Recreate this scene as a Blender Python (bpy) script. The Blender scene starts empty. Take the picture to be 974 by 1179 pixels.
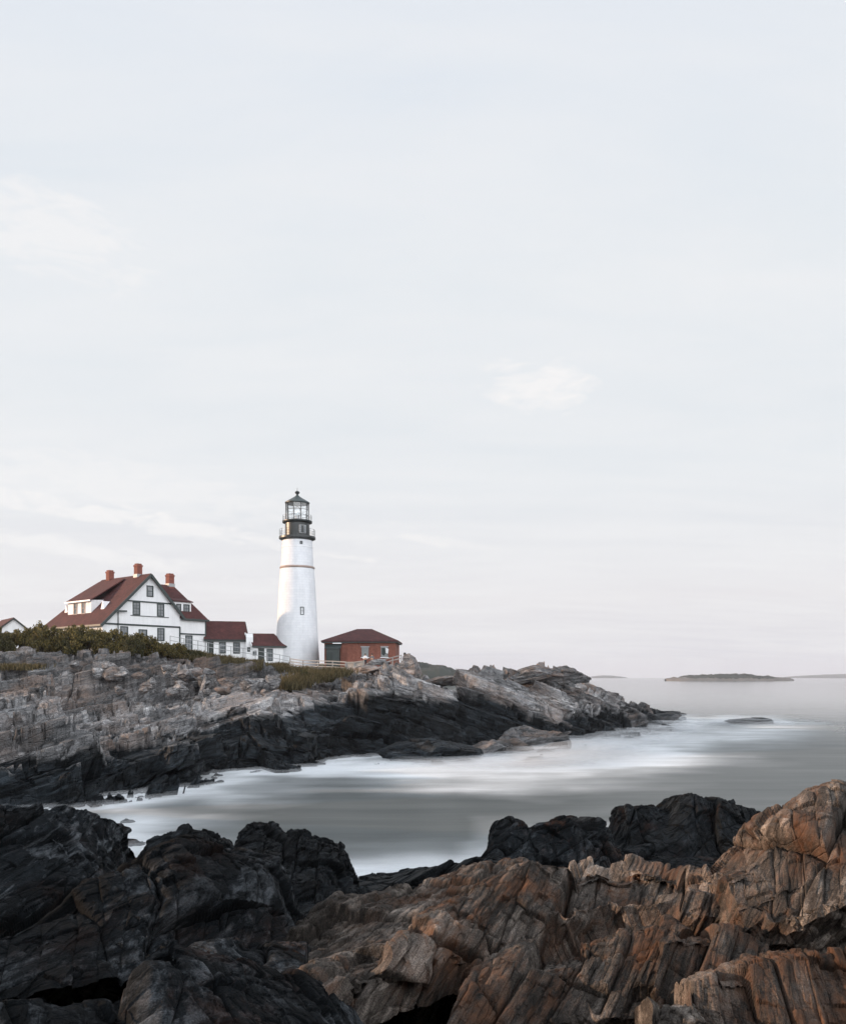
import bpy, math, random
import numpy as np
from mathutils import Vector, kdtree
R = math.radians
random.seed(7)
C = bpy.context.scene.collection
SC = bpy.context.scene
F, CX, HY, CH = 1000.0, 487.0, 780.0, 6.0      # focal length and horizon measured on the photograph


def P(px, py, Y):
    return ((px - CX) * Y / F, Y, CH - (py - HY) * Y / F)


# ------------------------------------------------------------------ noise
def h01(ix, iy, iz, seed):
    n = (ix.astype(np.uint32) * np.uint32(374761393) + iy.astype(np.uint32) * np.uint32(668265263)
         + iz.astype(np.uint32) * np.uint32(2147483647) + np.uint32((seed * 974711 + 12345) & 0xffffffff))
    n = (n ^ (n >> np.uint32(13))) * np.uint32(1274126177)
    n = (n ^ (n >> np.uint32(16))) * np.uint32(2246822519)
    n = n ^ (n >> np.uint32(15))
    return (n & np.uint32(0xffffff)).astype(np.float32) / np.float32(0xffffff)


def vnoise(q, seed=0):
    i = np.floor(q).astype(np.int32)
    f = (q - i).astype(np.float32)
    u = f * f * f * (f * (f * 6 - 15) + 10)
    x, y, z = i[:, 0], i[:, 1], i[:, 2]
    r = 0
    for a in (0, 1):
        wa = u[:, 0] if a else 1 - u[:, 0]
        for b in (0, 1):
            wb = wa * (u[:, 1] if b else 1 - u[:, 1])
            for c in (0, 1):
                r = r + wb * (u[:, 2] if c else 1 - u[:, 2]) * h01(x + a, y + b, z + c, seed)
    return r * 2 - 1


def fbm(q, octv=4, seed=0, gain=.5, ridged=False):
    r, a, t = 0, 1.0, 0.0
    q = q.astype(np.float32)
    for k in range(octv):
        n = vnoise(q, seed + k * 17)
        if ridged:
            n = 1 - 2 * np.abs(n)
        r = r + a * n
        t += a
        a *= gain
        q = q * np.float32(2.03) + np.float32(3.7)
    return r / t


def blocks(q, seed):
    """Fracture blocks: every Voronoi cell gets its own offset and tilt; returns (height, crack distance)."""
    i = np.floor(q).astype(np.int32)
    f1 = np.full(len(q), 9.0, np.float32)
    f2 = f1.copy()
    bi = np.zeros((len(q), 3), np.int32)
    bv = np.zeros((len(q), 3), np.float32)
    for a in (-1, 0, 1):
        for b in (-1, 0, 1):
            for c in (-1, 0, 1):
                ci = i + np.array((a, b, c), np.int32)
                j = np.stack([h01(ci[:, 0], ci[:, 1], ci[:, 2], seed + k) for k in range(3)], 1)
                v = (q - ci - (.1 + .8 * j)).astype(np.float32)
                d = np.abs(v).sum(1) * .6 + np.sqrt((v * v).sum(1)) * .4
                m = d < f1
                f2 = np.where(m, f1, np.minimum(f2, d))
                f1 = np.where(m, d, f1)
                bi = np.where(m[:, None], ci, bi)
                bv = np.where(m[:, None], v, bv)
    hh = h01(bi[:, 0], bi[:, 1], bi[:, 2], seed + 31) * 2 - 1
    t = np.stack([h01(bi[:, 0], bi[:, 1], bi[:, 2], seed + 41 + k) * 2 - 1 for k in range(3)], 1)
    return hh + (t * bv).sum(1) * 1.1, f2 - f1


# ------------------------------------------------------------------ mesh helpers
def link(o, parent=None):
    C.objects.link(o)
    if parent:
        o.parent = parent
    return o


def tag(o, label=None, cat=None, group=None, kind=None):
    for k, v in (('label', label), ('category', cat), ('group', group), ('kind', kind)):
        if v:
            o[k] = v
    return o


def np_mesh(name, co, quads, mat, smooth=True, attrs=None, origin=None, parent=None):
    me = bpy.data.meshes.new(name)
    co = np.asarray(co, np.float32)
    if origin is not None:
        co = co - np.asarray(origin, np.float32)
    n, k = quads.shape
    me.vertices.add(len(co))
    me.vertices.foreach_set('co', co.ravel())
    me.loops.add(n * k)
    me.loops.foreach_set('vertex_index', quads.ravel().astype(np.int32))
    me.polygons.add(n)
    me.polygons.foreach_set('loop_start', np.arange(0, n * k, k, dtype=np.int32))
    me.polygons.foreach_set('use_smooth', np.full(n, smooth))
    for nm, (tp, v) in (attrs or {}).items():
        at = me.attributes.new(nm, tp, 'POINT')
        at.data.foreach_set('vector' if tp == 'FLOAT_VECTOR' else 'value', np.asarray(v, np.float32).ravel())
    me.update(calc_edges=True)
    me.materials.append(mat)
    o = bpy.data.objects.new(name, me)
    if origin is not None:
        o.location = origin
    return link(o, parent)


def grid_quads(nv, nu):
    i = np.arange(nv * nu).reshape(nv, nu)
    return np.stack([i[:-1, :-1], i[:-1, 1:], i[1:, 1:], i[1:, :-1]], -1).reshape(-1, 4)


class MB:
    def __init__(s):
        s.v, s.f = [], []

    def add(s, vs, fs):
        b = len(s.v)
        s.v += [tuple(v) for v in vs]
        s.f += [tuple(b + i for i in f) for f in fs]
        return s

    def box(s, x0, x1, y0, y1, z0, z1):
        return s.add([(x0, y0, z0), (x1, y0, z0), (x1, y1, z0), (x0, y1, z0), (x0, y0, z1), (x1, y0, z1), (x1, y1, z1), (x0, y1, z1)],
                     [(0, 3, 2, 1), (4, 5, 6, 7), (0, 1, 5, 4), (1, 2, 6, 5), (2, 3, 7, 6), (3, 0, 4, 7)])

    def slab(s, pts, th, d=None):
        """closed plate: polygon extruded by th against its normal (or along d)"""
        p = [Vector(q) for q in pts]
        if d is None:
            nn = (p[1] - p[0]).cross(p[2] - p[0]).normalized()
            d = -nn
        q = [a + Vector(d) * th for a in p]
        n = len(p)
        return s.add(p + q, [tuple(range(n)), tuple(range(2 * n - 1, n - 1, -1))]
                     + [(i, i + n, (i + 1) % n + n, (i + 1) % n) for i in range(n)])

    def bar(s, a, b, w, h=None, up=(0, 0, 1)):
        a, b = Vector(a), Vector(b)
        h = h or w
        d = (b - a).normalized()
        u = Vector(up)
        if abs(d.dot(u)) > .98:
            u = Vector((0, 1, 0))
        x = d.cross(u).normalized() * w / 2
        y = x.cross(d).normalized() * h / 2
        return s.add([a - x - y, a + x - y, a + x + y, a - x + y, b - x - y, b + x - y, b + x + y, b - x + y],
                     [(0, 3, 2, 1), (4, 5, 6, 7), (0, 1, 5, 4), (1, 2, 6, 5), (2, 3, 7, 6), (3, 0, 4, 7)])

    def tube(s, a, b, r0, r1=None, n=8):
        a, b = Vector(a), Vector(b)
        r1 = r0 if r1 is None else r1
        d = (b - a).normalized()
        u = d.orthogonal().normalized()
        w = d.cross(u)
        vs = [a + (u * math.cos(2 * math.pi * i / n) + w * math.sin(2 * math.pi * i / n)) * r0 for i in range(n)]
        vs += [b + (u * math.cos(2 * math.pi * i / n) + w * math.sin(2 * math.pi * i / n)) * r1 for i in range(n)]
        return s.add(vs, [(i, (i + 1) % n, (i + 1) % n + n, i + n) for i in range(n)]
                     + [tuple(range(n - 1, -1, -1)), tuple(range(n, 2 * n))])

    def lathe(s, prof, n=48, cx=0, cy=0):
        vs = [(cx + r * math.cos(2 * math.pi * i / n), cy + r * math.sin(2 * math.pi * i / n), z) for r, z in prof for i in range(n)]
        fs = [(k * n + i, k * n + (i + 1) % n, (k + 1) * n + (i + 1) % n, (k + 1) * n + i) for k in range(len(prof) - 1) for i in range(n)]
        fs += [tuple(range(n - 1, -1, -1)), tuple(range((len(prof) - 1) * n, len(prof) * n))]
        return s.add(vs, fs)

    def build(s, name, mat, parent=None, smooth=False, origin=None, bevel=0):
        me = bpy.data.meshes.new(name)
        v = s.v if origin is None else [tuple(Vector(a) - Vector(origin)) for a in s.v]
        me.from_pydata(v, [], s.f)
        me.materials.append(mat)
        if smooth:
            me.polygons.foreach_set('use_smooth', [True] * len(me.polygons))
            me.set_sharp_from_angle(angle=R(35))
        me.update()
        o = bpy.data.objects.new(name, me)
        if origin is not None:
            o.location = origin
        if bevel:
            b = o.modifiers.new('bevel', 'BEVEL')
            b.width = bevel
            b.segments = 2
        return link(o, parent)


def empty(name, loc, rz=0):
    o = bpy.data.objects.new(name, None)
    o.location = loc
    o.rotation_euler = (0, 0, rz)
    return link(o)


def copy_tree(o, parent=None):
    c = o.copy()
    link(c, parent)
    for ch in o.children:
        copy_tree(ch, c)
    return c


# ------------------------------------------------------------------ materials
class NT:
    def __init__(s, name):
        s.m = bpy.data.materials.new(name)
        s.m.use_nodes = True
        s.t = s.m.node_tree
        s.b = s.t.nodes['Principled BSDF']
        s.out = s.t.nodes['Material Output']

    def n(s, typ, props=None, **ins):
        k = s.t.nodes.new('ShaderNode' + typ)
        for a, b in (props or {}).items():
            setattr(k, a, b)
        for a, b in ins.items():
            a = a.replace('_', ' ')
            sock = k.inputs[int(a[1:])] if a[0] == 'i' and a[1:].isdigit() else k.inputs[a]
            s.set(sock, b)
        return k

    def set(s, sock, b):
        if isinstance(b, bpy.types.NodeSocket):
            s.t.links.new(b, sock)
        else:
            if sock.type == 'RGBA' and len(b) == 3:
                b = (*b, 1)
            sock.default_value = b

    def math(s, op, a, b=0.0, clamp=False):
        return s.n('Math', {'operation': op, 'use_clamp': clamp}, i0=a, i1=b).outputs[0]

    def mix(s, f, a, b, bt='MIX'):
        k = s.n('Mix', {'data_type': 'RGBA', 'blend_type': bt})
        s.set(k.inputs[0], f)
        s.set(k.inputs[6], a)
        s.set(k.inputs[7], b)
        return k.outputs[2]

    def ramp(s, f, stops):
        k = s.n('ValToRGB', Fac=f)
        e = k.color_ramp.elements
        while len(e) < len(stops):
            e.new(.5)
        for q, (p, c) in zip(e, stops):
            q.position = p
            q.color = (c, c, c, 1) if not hasattr(c, '__len__') else (*c, 1)
        return k.outputs[0]

    def noise(s, vec, scale, detail=4, rough=.55, dist=0):
        return s.n('TexNoise', Vector=vec, Scale=scale, Detail=detail, Roughness=rough, Distortion=dist).outputs[0]

    def vmul(s, vec, v):
        return s.n('VectorMath', {'operation': 'MULTIPLY'}, i0=vec, i1=v).outputs[0]


def plain(name, col, rough=.6, vary=.15, scale=2.0, metal=0, bump=.0):
    t = NT(name)
    tc = t.n('TexCoord').outputs['Object']
    nz = t.noise(tc, scale, 6, .65)
    f = t.ramp(nz, [(.25, 1 - vary), (.75, 1 + vary)])
    c = t.mix(1.0, col, f, 'MULTIPLY')
    t.set(t.b.inputs['Base Color'], c)
    t.b.inputs['Roughness'].default_value = rough
    t.b.inputs['Metallic'].default_value = metal
    if bump:
        bm = t.n('Bump', Strength=bump, Distance=.05, Height=t.noise(tc, scale * 8, 3))
        t.set(t.b.inputs['Normal'], bm.outputs[0])
    return t.m


def rock_mat(name, lo, mid, hi, stain, stain_lo, stain_hi, ls, wetcol=(.006, .0075, .009), bump=.6, bdist=.05, turf=False, spec=.2):
    """fol = position in the foliation frame (across, along, third); wet, stain = masks of tide-blackened and rusty rock"""
    t = NT(name)
    fol = t.n('Attribute', {'attribute_name': 'fol'}).outputs['Vector']
    wet = t.n('Attribute', {'attribute_name': 'wet'}).outputs['Fac']
    stn = t.n('Attribute', {'attribute_name': 'stain'}).outputs['Fac']
    v1 = t.vmul(fol, (1.0 / ls, .14 / ls, .3 / ls))
    v2 = t.vmul(fol, (5.0 / ls, .8 / ls, 1.6 / ls))
    n1 = t.noise(v1, 1.0, 8, .62, .4)
    n2 = t.noise(v2, 1.0, 6, .65, .3)
    n3 = t.noise(fol, 3.2 / ls, 6, .65)
    n4 = t.noise(fol, 22.0 / ls, 4, .7)
    n5 = t.noise(fol, .35 / ls, 4, .55)
    f = t.math('ADD', t.math('MULTIPLY', n1, .55), t.math('MULTIPLY', n2, .45))
    c = t.ramp(f, [(.30, lo), (.5, mid), (.68, hi)])
    sp = t.ramp(n4, [(.36, .35), (.5, 1.0), (.64, 1.7)])
    c = t.mix(.8, c, sp, 'MULTIPLY')
    pv = t.ramp(n3, [(.3, .55), (.5, 1.0), (.7, 1.3)])
    c = t.mix(.75, c, pv, 'MULTIPLY')
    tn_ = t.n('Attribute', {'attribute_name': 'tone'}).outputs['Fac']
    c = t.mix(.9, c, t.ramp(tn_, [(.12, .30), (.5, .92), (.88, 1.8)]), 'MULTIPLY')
    sm = t.math('ADD', t.math('MULTIPLY', n5, .55), t.math('MULTIPLY', n2, .45))
    sf = t.math('MULTIPLY', t.ramp(sm, [(stain_lo, 0.0), (stain_hi, 1.0)]), stn)
    sc = t.mix(t.ramp(n3, [(.35, 0.0), (.65, 1.0)]), stain, tuple(x * .45 for x in stain))
    c = t.mix(sf, c, sc)
    w = t.ramp(t.math('ADD', wet, t.math('MULTIPLY', t.math('SUBTRACT', n1, .5), .9)), [(.38, 0.0), (.62, 1.0)])
    wc = t.mix(1.0, t.mix(t.ramp(n2, [(.42, 0.0), (.70, .7)]), wetcol, tuple(x * 7 for x in wetcol)), t.ramp(tn_, [(.2, .5), (.8, 1.9)]), 'MULTIPLY')
    c = t.mix(w, c, wc)
    if turf:
        tf = t.n('Attribute', {'attribute_name': 'turf'}).outputs['Fac']
        tn = t.ramp(t.math('ADD', tf, t.math('MULTIPLY', t.math('SUBTRACT', n3, .5), .8)), [(.4, 0.0), (.6, 1.0)])
        tcol = t.mix(n4, (.03, .032, .014), (.10, .085, .04))
        c = t.mix(tn, c, tcol)
    t.set(t.b.inputs['Base Color'], c)
    t.set(t.b.inputs['Roughness'], t.math('SUBTRACT', .88, t.math('MULTIPLY', w, .33)))
    t.b.inputs['Specular IOR Level'].default_value = spec
    v3 = t.vmul(fol, (9.0 / ls, .9 / ls, 2.2 / ls))
    cr = t.n('TexVoronoi', {'feature': 'DISTANCE_TO_EDGE'}, Vector=t.n('VectorMath', {'operation': 'ADD'}, i0=t.vmul(fol, (2.4 / ls, .5 / ls, 1.0 / ls)),
             i1=t.n('TexNoise', Vector=v1, Scale=2.0, Detail=3.0).outputs['Color']).outputs[0], Scale=1.0).outputs['Distance']
    crk = t.ramp(cr, [(0.0, 0.0), (.06, 1.0)])
    hgt = t.math('ADD', t.math('MULTIPLY', t.noise(v3, 1.0, 8, .7, .3), .8), t.math('ADD', t.math('MULTIPLY', n4, .35), t.math('MULTIPLY', crk, .35)))
    bm = t.n('Bump', Strength=bump, Distance=bdist, Height=hgt)
    t.set(t.b.inputs['Normal'], bm.outputs[0])
    return t.m


M = {}
M['rock_near'] = rock_mat('shore_rock', (.012, .011, .010), (.105, .090, .079), (.46, .40, .35), (.18, .088, .050), .47, .64, .30, bump=1.0, bdist=.035, spec=.15)
M['rock_dark'] = rock_mat('dark_shore_rock', (.002, .0025, .003), (.0085, .0105, .0125), (.115, .125, .137), (.12, .048, .022), .52, .66, .35, (.003, .0036, .0042), bump=.8, bdist=.04, spec=.08)  # near-black for wet rock; also carries the shade of the left foreground
M['rock_far'] = rock_mat('headland_rock', (.035, .037, .040), (.20, .20, .205), (.55, .54, .54), (.33, .225, .17), .46, .62, 1.2, bump=.9, bdist=.2, turf=True)

# ------------------------------------------------------------------ rocks
WATERLINE = []
FLAT = False


def resample(pl, n):
    a = np.array(pl, float)
    d = np.r_[0, np.cumsum(np.hypot(np.diff(a[:, 0]), np.diff(a[:, 1 if abs(np.ptp(a[:, 1])) else 2])) + 1e-6)]
    d /= d[-1]
    u = np.linspace(0, 1, n)
    return np.stack([np.interp(u, d, a[:, k]) for k in range(3)], 1)


def frame(s, t):
    s = np.array(s, float)
    s /= np.linalg.norm(s)
    t = np.array(t, float)
    t -= s * t.dot(s)
    t /= np.linalg.norm(t)
    return np.stack([s, t, np.cross(s, t)], 0)


def n1d(x, seed):
    i = np.floor(x).astype(np.int32)
    f = (x - i).astype(np.float32)
    u = f * f * (3 - 2 * f)
    z = np.zeros_like(i)
    return (h01(i, z, z, seed) * (1 - u) + h01(i + 1, z, z, seed) * u) * 2 - 1


def bricks(q, L, seed, pit=.1):
    """rock broken along bedding and two joint sets: every block has its own height and tilt; returns height, distance to the joint (m), block hash"""
    rg_ = np.random.default_rng(seed)
    ax = rg_.normal(size=3)
    ax /= np.linalg.norm(ax)
    an_ = rg_.uniform(.08, .26)
    K = np.array(((0, -ax[2], ax[1]), (ax[2], 0, -ax[0]), (-ax[1], ax[0], 0)))
    Rm = np.eye(3) + math.sin(an_) * K + (1 - math.cos(an_)) * K @ K
    p = q @ Rm.T
    sk = rg_.uniform(.2, .5) * (1 if seed % 2 else -1)
    s0, t0, w0 = p[:, 0], p[:, 1] + sk * p[:, 2], p[:, 2] - .6 * sk * p[:, 1] + .25 * p[:, 0]
    a = s0 / L[0]
    a = a + .42 * n1d(a * .8, seed)
    k0 = np.floor(a).astype(np.int32)
    z = np.zeros_like(k0)
    b = t0 / L[1] + 7.3 * h01(k0, z, z, seed + 1)
    b = b + .4 * n1d(b * .9 + 3, seed + 2)
    k1 = np.floor(b).astype(np.int32)
    c = w0 / L[2] + 5.1 * h01(k0, k1, z, seed + 3)
    c = c + .4 * n1d(c * .9 + 5, seed + 4)
    k2 = np.floor(c).astype(np.int32)
    f0, f1, f2 = a - k0, b - k1, c - k2
    h = h01(k0, k1, k2, seed + 5)
    hh = np.where(h < pit, -2.2, h * 2 - 1)
    tl = sum((h01(k0, k1, k2, seed + 6 + j) * 2 - 1) * (f - .5) for j, f in enumerate((f0, f1, f2)))
    e = np.minimum(np.minimum(np.minimum(f0, 1 - f0) * L[0], np.minimum(f1, 1 - f1) * L[1]), np.minimum(f2, 1 - f2) * L[2])
    return hh + 1.5 * tl, e, h01(k0, k1, k2, seed + 12)


def rough_rock(V, N, q, ls, amp, seed, steps=1.0, wts=(.52, .20, .075, .034), crk=(.55, .20, .06), split=False, el=1.0):
    """jointed, bedded rock: displacement along N and a tone per block; q foliation coordinates, ls block size, amp metres"""
    wq = q + .018 * ls * np.stack([fbm(q / (ls * 1.6), 2, seed + k * 91) for k in range(3)], 1)
    b1, e1, h1 = bricks(wq, (ls * .9, ls * 3.4 * el, ls * 1.9 * el), seed)
    b2, e2, h2 = bricks(wq, (ls * .34, ls * 1.7 * el, ls * .8 * el), seed + 20, .06)
    b3, e3, h3 = bricks(wq, (ls * .12, ls * .75 * el, ls * .32 * el), seed + 40, .05)
    b4, e4, h4 = bricks(wq, (ls * .042, ls * .50, ls * .16), seed + 60, .05)
    big = wts[0] * b1 - crk[0] * np.exp(-e1 / (.012 * ls))
    d = wts[1] * b2 + wts[2] * b3 + wts[3] * b4 - crk[1] * np.exp(-e2 / (.010 * ls)) - crk[2] * np.exp(-e3 / (.008 * ls))
    d += .03 * fbm(q / np.array((ls * .03, ls * .3, ls * .12)), 4, seed + 11, .65)
    tone = np.clip(.5 + .30 * (h1 - .5) + .34 * (h2 - .5) + .34 * (h3 - .5) + .25 * (h4 - .5), 0, 1)
    return (amp * big, amp * d, tone) if split else (amp * (big + d), tone)


def loft(name, rows, mat, nu, dens, ls, amp, seed, fr, back=1.5, wet=None, stain=1.0, world=False, shade_tint=None, low=-.6, label=None, group=None,
         cat='rock', kind=None, drop=.35):
    """rock skinned over polylines that run across its face from its foot (first) to its crest (last), then closed down behind"""
    rr = [resample([p if world else P(*p) for p in r], nu) for r in rows]
    crest = rr[-1]
    b1 = crest + np.array((0, back * .45, -back * drop * .3))
    b2 = crest + np.array((0, back, -back * drop * 1.4))
    b3 = b2 + np.array((0, back * .3, 0))
    b3[:, 2] = np.minimum(b3[:, 2] - .5, low)
    rr += [b1, b2, b3]
    V = [rr[0][None]]
    for a, b in zip(rr[:-1], rr[1:]):
        L = np.linalg.norm(b - a, axis=1).mean()
        k = max(3, int(L * dens))
        if len(V) > len(rows):
            k = max(3, k // 2)
        w = np.linspace(0, 1, k + 1)[1:, None, None]
        V.append(a[None] * (1 - w) + b[None] * w)
    G = np.concatenate(V, 0)
    nv = G.shape[0]
    # rounded end caps
    cen = G.mean(0)
    for e, s in ((0, 1), (-1, -1)):
        pass
    du = np.gradient(G, axis=1)
    dv = np.gradient(G, axis=0)
    N = np.cross(du, dv)
    N /= np.linalg.norm(N, axis=2, keepdims=True) + 1e-9
    f = N[:max(3, nv // 3)].reshape(-1, 3).mean(0)
    flip = f[1] > 0 if not world else False
    if flip:
        N = -N
    for _ in range(6):                                   # soften normals so creases do not tear
        N[1:-1] = (N[:-2] + N[1:-1] * 2 + N[2:]) / 4
        N[:, 1:-1] = (N[:, :-2] + N[:, 1:-1] * 2 + N[:, 2:]) / 4
    N /= np.linalg.norm(N, axis=2, keepdims=True) + 1e-9
    Vf, Nf = G.reshape(-1, 3), N.reshape(-1, 3)
    q = Vf @ fr.T
    d, tone = rough_rock(Vf, Nf, q, ls, amp, seed)
    d = d + amp * .35 * fbm(Vf / (ls * 2.5), 3, seed + 99)
    Wd = Vf + Nf * d[:, None]
    # close the ends
    Wg = Wd.reshape(nv, nu, 3)
    e0 = np.repeat(Wg[:, 0].mean(0)[None], nv, 0)[:, None]
    e1 = np.repeat(Wg[:, -1].mean(0)[None], nv, 0)[:, None]
    Wg = np.concatenate([e0, Wg, e1], 1)
    Wd = Wg.reshape(-1, 3)
    tone = np.pad(tone.reshape(nv, nu), ((0, 0), (1, 1)), 'edge').ravel()
    if shade_tint:
        tone = tone * shade_tint(Wd)  # puts the dimness of the foreground into the rock colour
    q = Wd @ fr.T
    wt = np.zeros(len(Wd)) if wet is None else wet(Wd)
    st = (stain(Wd) if callable(stain) else np.full(len(Wd), stain)) * np.clip(.25 + 1.5 * (1 - tone) + .5 * fbm(Wd / .8, 2, seed + 7), 0, 1)
    quads = grid_quads(nv, nu + 2)
    if flip:
        quads = quads[:, ::-1]
    lo, hi = Wd.min(0), Wd.max(0)
    org = None if kind else ((lo[0] + hi[0]) / 2, (lo[1] + hi[1]) / 2, lo[2])
    o = np_mesh(name, Wd, quads, mat, FLAT, {'tone': ('FLOAT', tone), 'fol': ('FLOAT_VECTOR', q), 'wet': ('FLOAT', wt), 'stain': ('FLOAT', st), 'turf': ('FLOAT', np.zeros(len(Wd)))}, org)
    tag(o, label, None if kind else cat, group, kind)
    s = Wd[np.abs(Wd[:, 2]) < .25]
    WATERLINE.extend(s[::max(1, len(s) // 400)].tolist())
    return o


_ico = {}


def boulder(name, loc, size, mat, seed, fr, sub=5, ls=.5, amp=.1, rz=0.0, wet=0.0, stain=.5, label=None, group=None, cat='rock', planes=16, tilt=0.0):
    """angular boulder: a sphere cut by random planes, then fractured"""
    import bmesh
    if sub not in _ico:
        bm = bmesh.new()
        bmesh.ops.create_icosphere(bm, subdivisions=sub, radius=1)
        bm.verts.ensure_lookup_table()
        _ico[sub] = (np.array([v.co[:] for v in bm.verts]), np.array([[v.index for v in f.verts] for f in bm.faces]))
        bm.free()
    D, T = _ico[sub]
    D = D / np.linalg.norm(D, axis=1, keepdims=True)
    rg = np.random.default_rng(seed)
    pn = rg.normal(size=(planes, 3))
    pn /= np.linalg.norm(pn, axis=1, keepdims=True)
    hgt = rg.uniform(.62, 1.0, planes)
    dots = np.maximum(D @ pn.T, 1e-3)
    r = np.minimum((hgt[None] / dots).min(1), 1.25)
    V = D * r[:, None] * np.array(size) / 2
    c, s = math.cos(tilt), math.sin(tilt)
    V = V @ np.array([[c, 0, -s], [0, 1, 0], [s, 0, c]]).T
    c, s = math.cos(rz), math.sin(rz)
    V = V @ np.array([[c, -s, 0], [s, c, 0], [0, 0, 1]]).T
    V = V + np.array(loc)
    q = V @ fr.T
    d, tone = rough_rock(V, D, q, ls, amp, seed)
    V = V + D * d[:, None]
    q = V @ fr.T
    n = len(V)
    org = (loc[0], loc[1], V[:, 2].min())
    o = np_mesh(name, V, T, mat, FLAT, {'tone': ('FLOAT', tone), 'fol': ('FLOAT_VECTOR', q), 'wet': ('FLOAT', wet(V) if callable(wet) else np.full(n, wet)),
                                        'stain': ('FLOAT', np.full(n, stain)), 'turf': ('FLOAT', np.zeros(n))}, org)
    tag(o, label, cat, group)
    s = V[np.abs(V[:, 2]) < .3]
    WATERLINE.extend(s[::max(1, len(s) // 60)].tolist())
    return o


FR_R = frame((.88, -.30, -.40), (-.42, -.45, -.80))      # right foreground: streaks fall to the lower left
FR_L = frame((-.40, -.25, .88), (.80, .35, .45))         # left foreground: shallow streaks rising to the right
FR_H = frame((-.10, -.25, 1), (1, .2, .1))

# --- headland: columns across (px) with (py, distance) from the foot up and back
HL = {
    -260: [(1000, 33), (960, 36), (885, 40), (850, 46), (810, 56), (765, 72), (742, 86), (735, 108)],
    -100: [(975, 35), (948, 38), (885, 42), (858, 47), (815, 56), (775, 70), (745, 84), (737, 108)],
    0:    [(960, 38), (938, 40), (884, 43), (862, 49), (825, 56), (788, 68), (746, 83), (738, 108)],
    60:   [(950, 39), (932, 40.5), (880, 43), (863, 50), (830, 56), (795, 68), (748, 83), (740, 106)],
    100:  [(945, 40), (926, 41.5), (878, 44), (862, 51), (832, 57), (795, 69), (750, 84), (742, 106)],
    160:  [(935, 42), (917, 44), (873, 46), (860, 54), (828, 60), (785, 72), (751, 86), (746, 106)],
    215:  [(925, 45), (906, 47.5), (872, 48.5), (858, 57), (825, 63), (778, 76), (756, 90), (750, 106)],
    236:  [(910, 48), (893, 52.5), (870, 54.5), (852, 60), (820, 66), (782, 78), (759, 92), (752, 106)],
    290:  [(902, 52), (887, 56), (866, 57), (843, 60), (812, 66), (783, 78), (764, 93), (758, 108)],
    340:  [(898, 55), (883, 58), (858, 59), (833, 61), (804, 67), (788, 77), (769, 92), (765, 108)],
    400:  [(888, 60), (874, 64), (850, 66), (818, 67.5), (801, 73), (788, 80), (772, 93), (766, 106)],
    440:  [(885, 61), (872, 65), (848, 67), (810, 69.5), (797, 73), (784, 78), (766, 89), (764, 103)],
    462:  [(885, 61), (872, 65), (846, 67.5), (806, 70.5), (791, 73), (776, 77), (763, 85), (764, 98)],
    480:  [(886, 60), (872, 65), (848, 67.5), (812, 71), (800, 73), (790, 77), (781, 84), (782, 93)],
    505:  [(886, 60), (872, 65), (850, 68), (820, 71), (803, 74), (792, 78), (782, 82), (790, 89)],
    528:  [(886, 60), (871, 66), (850, 69), (822, 72), (805, 75), (799, 78), (795, 81), (800, 87)],
    540:  [(886, 60), (870, 66.5), (849, 70), (818, 72.5), (797, 75), (785, 78), (776, 82), (780, 91)],
    570:  [(884, 61), (868, 68), (847, 71), (820, 74), (800, 76.5), (787, 79), (777, 83), (780, 93)],
    600:  [(884, 61), (867, 69), (846, 72), (821, 75), (801, 77.5), (787, 80), (775, 84), (778, 95)],
    640:  [(880, 63), (866, 69.5), (848, 72), (828, 76), (808, 79), (792, 82), (774, 86), (778, 97)],
    665:  [(872, 67), (860, 75), (843, 77), (826, 80), (810, 82.5), (796, 84.5), (780, 88), (784, 99)],
    700:  [(862, 74), (852, 83), (840, 85), (829, 87), (819, 89), (809, 91.5), (799, 95), (802, 104)],
    735:  [(855, 82), (845, 92), (838, 94), (832, 96), (826, 98), (820, 100), (812, 103), (816, 108)],
    760:  [(848, 90), (839, 101), (835, 103), (831, 104.5), (827, 106), (824, 107.5), (819, 109), (822, 112)],
    790:  [(842, 100), (834, 112), (833, 112.5), (832, 113), (831, 114), (831, 115), (831, 116), (833, 118)],
}


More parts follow.
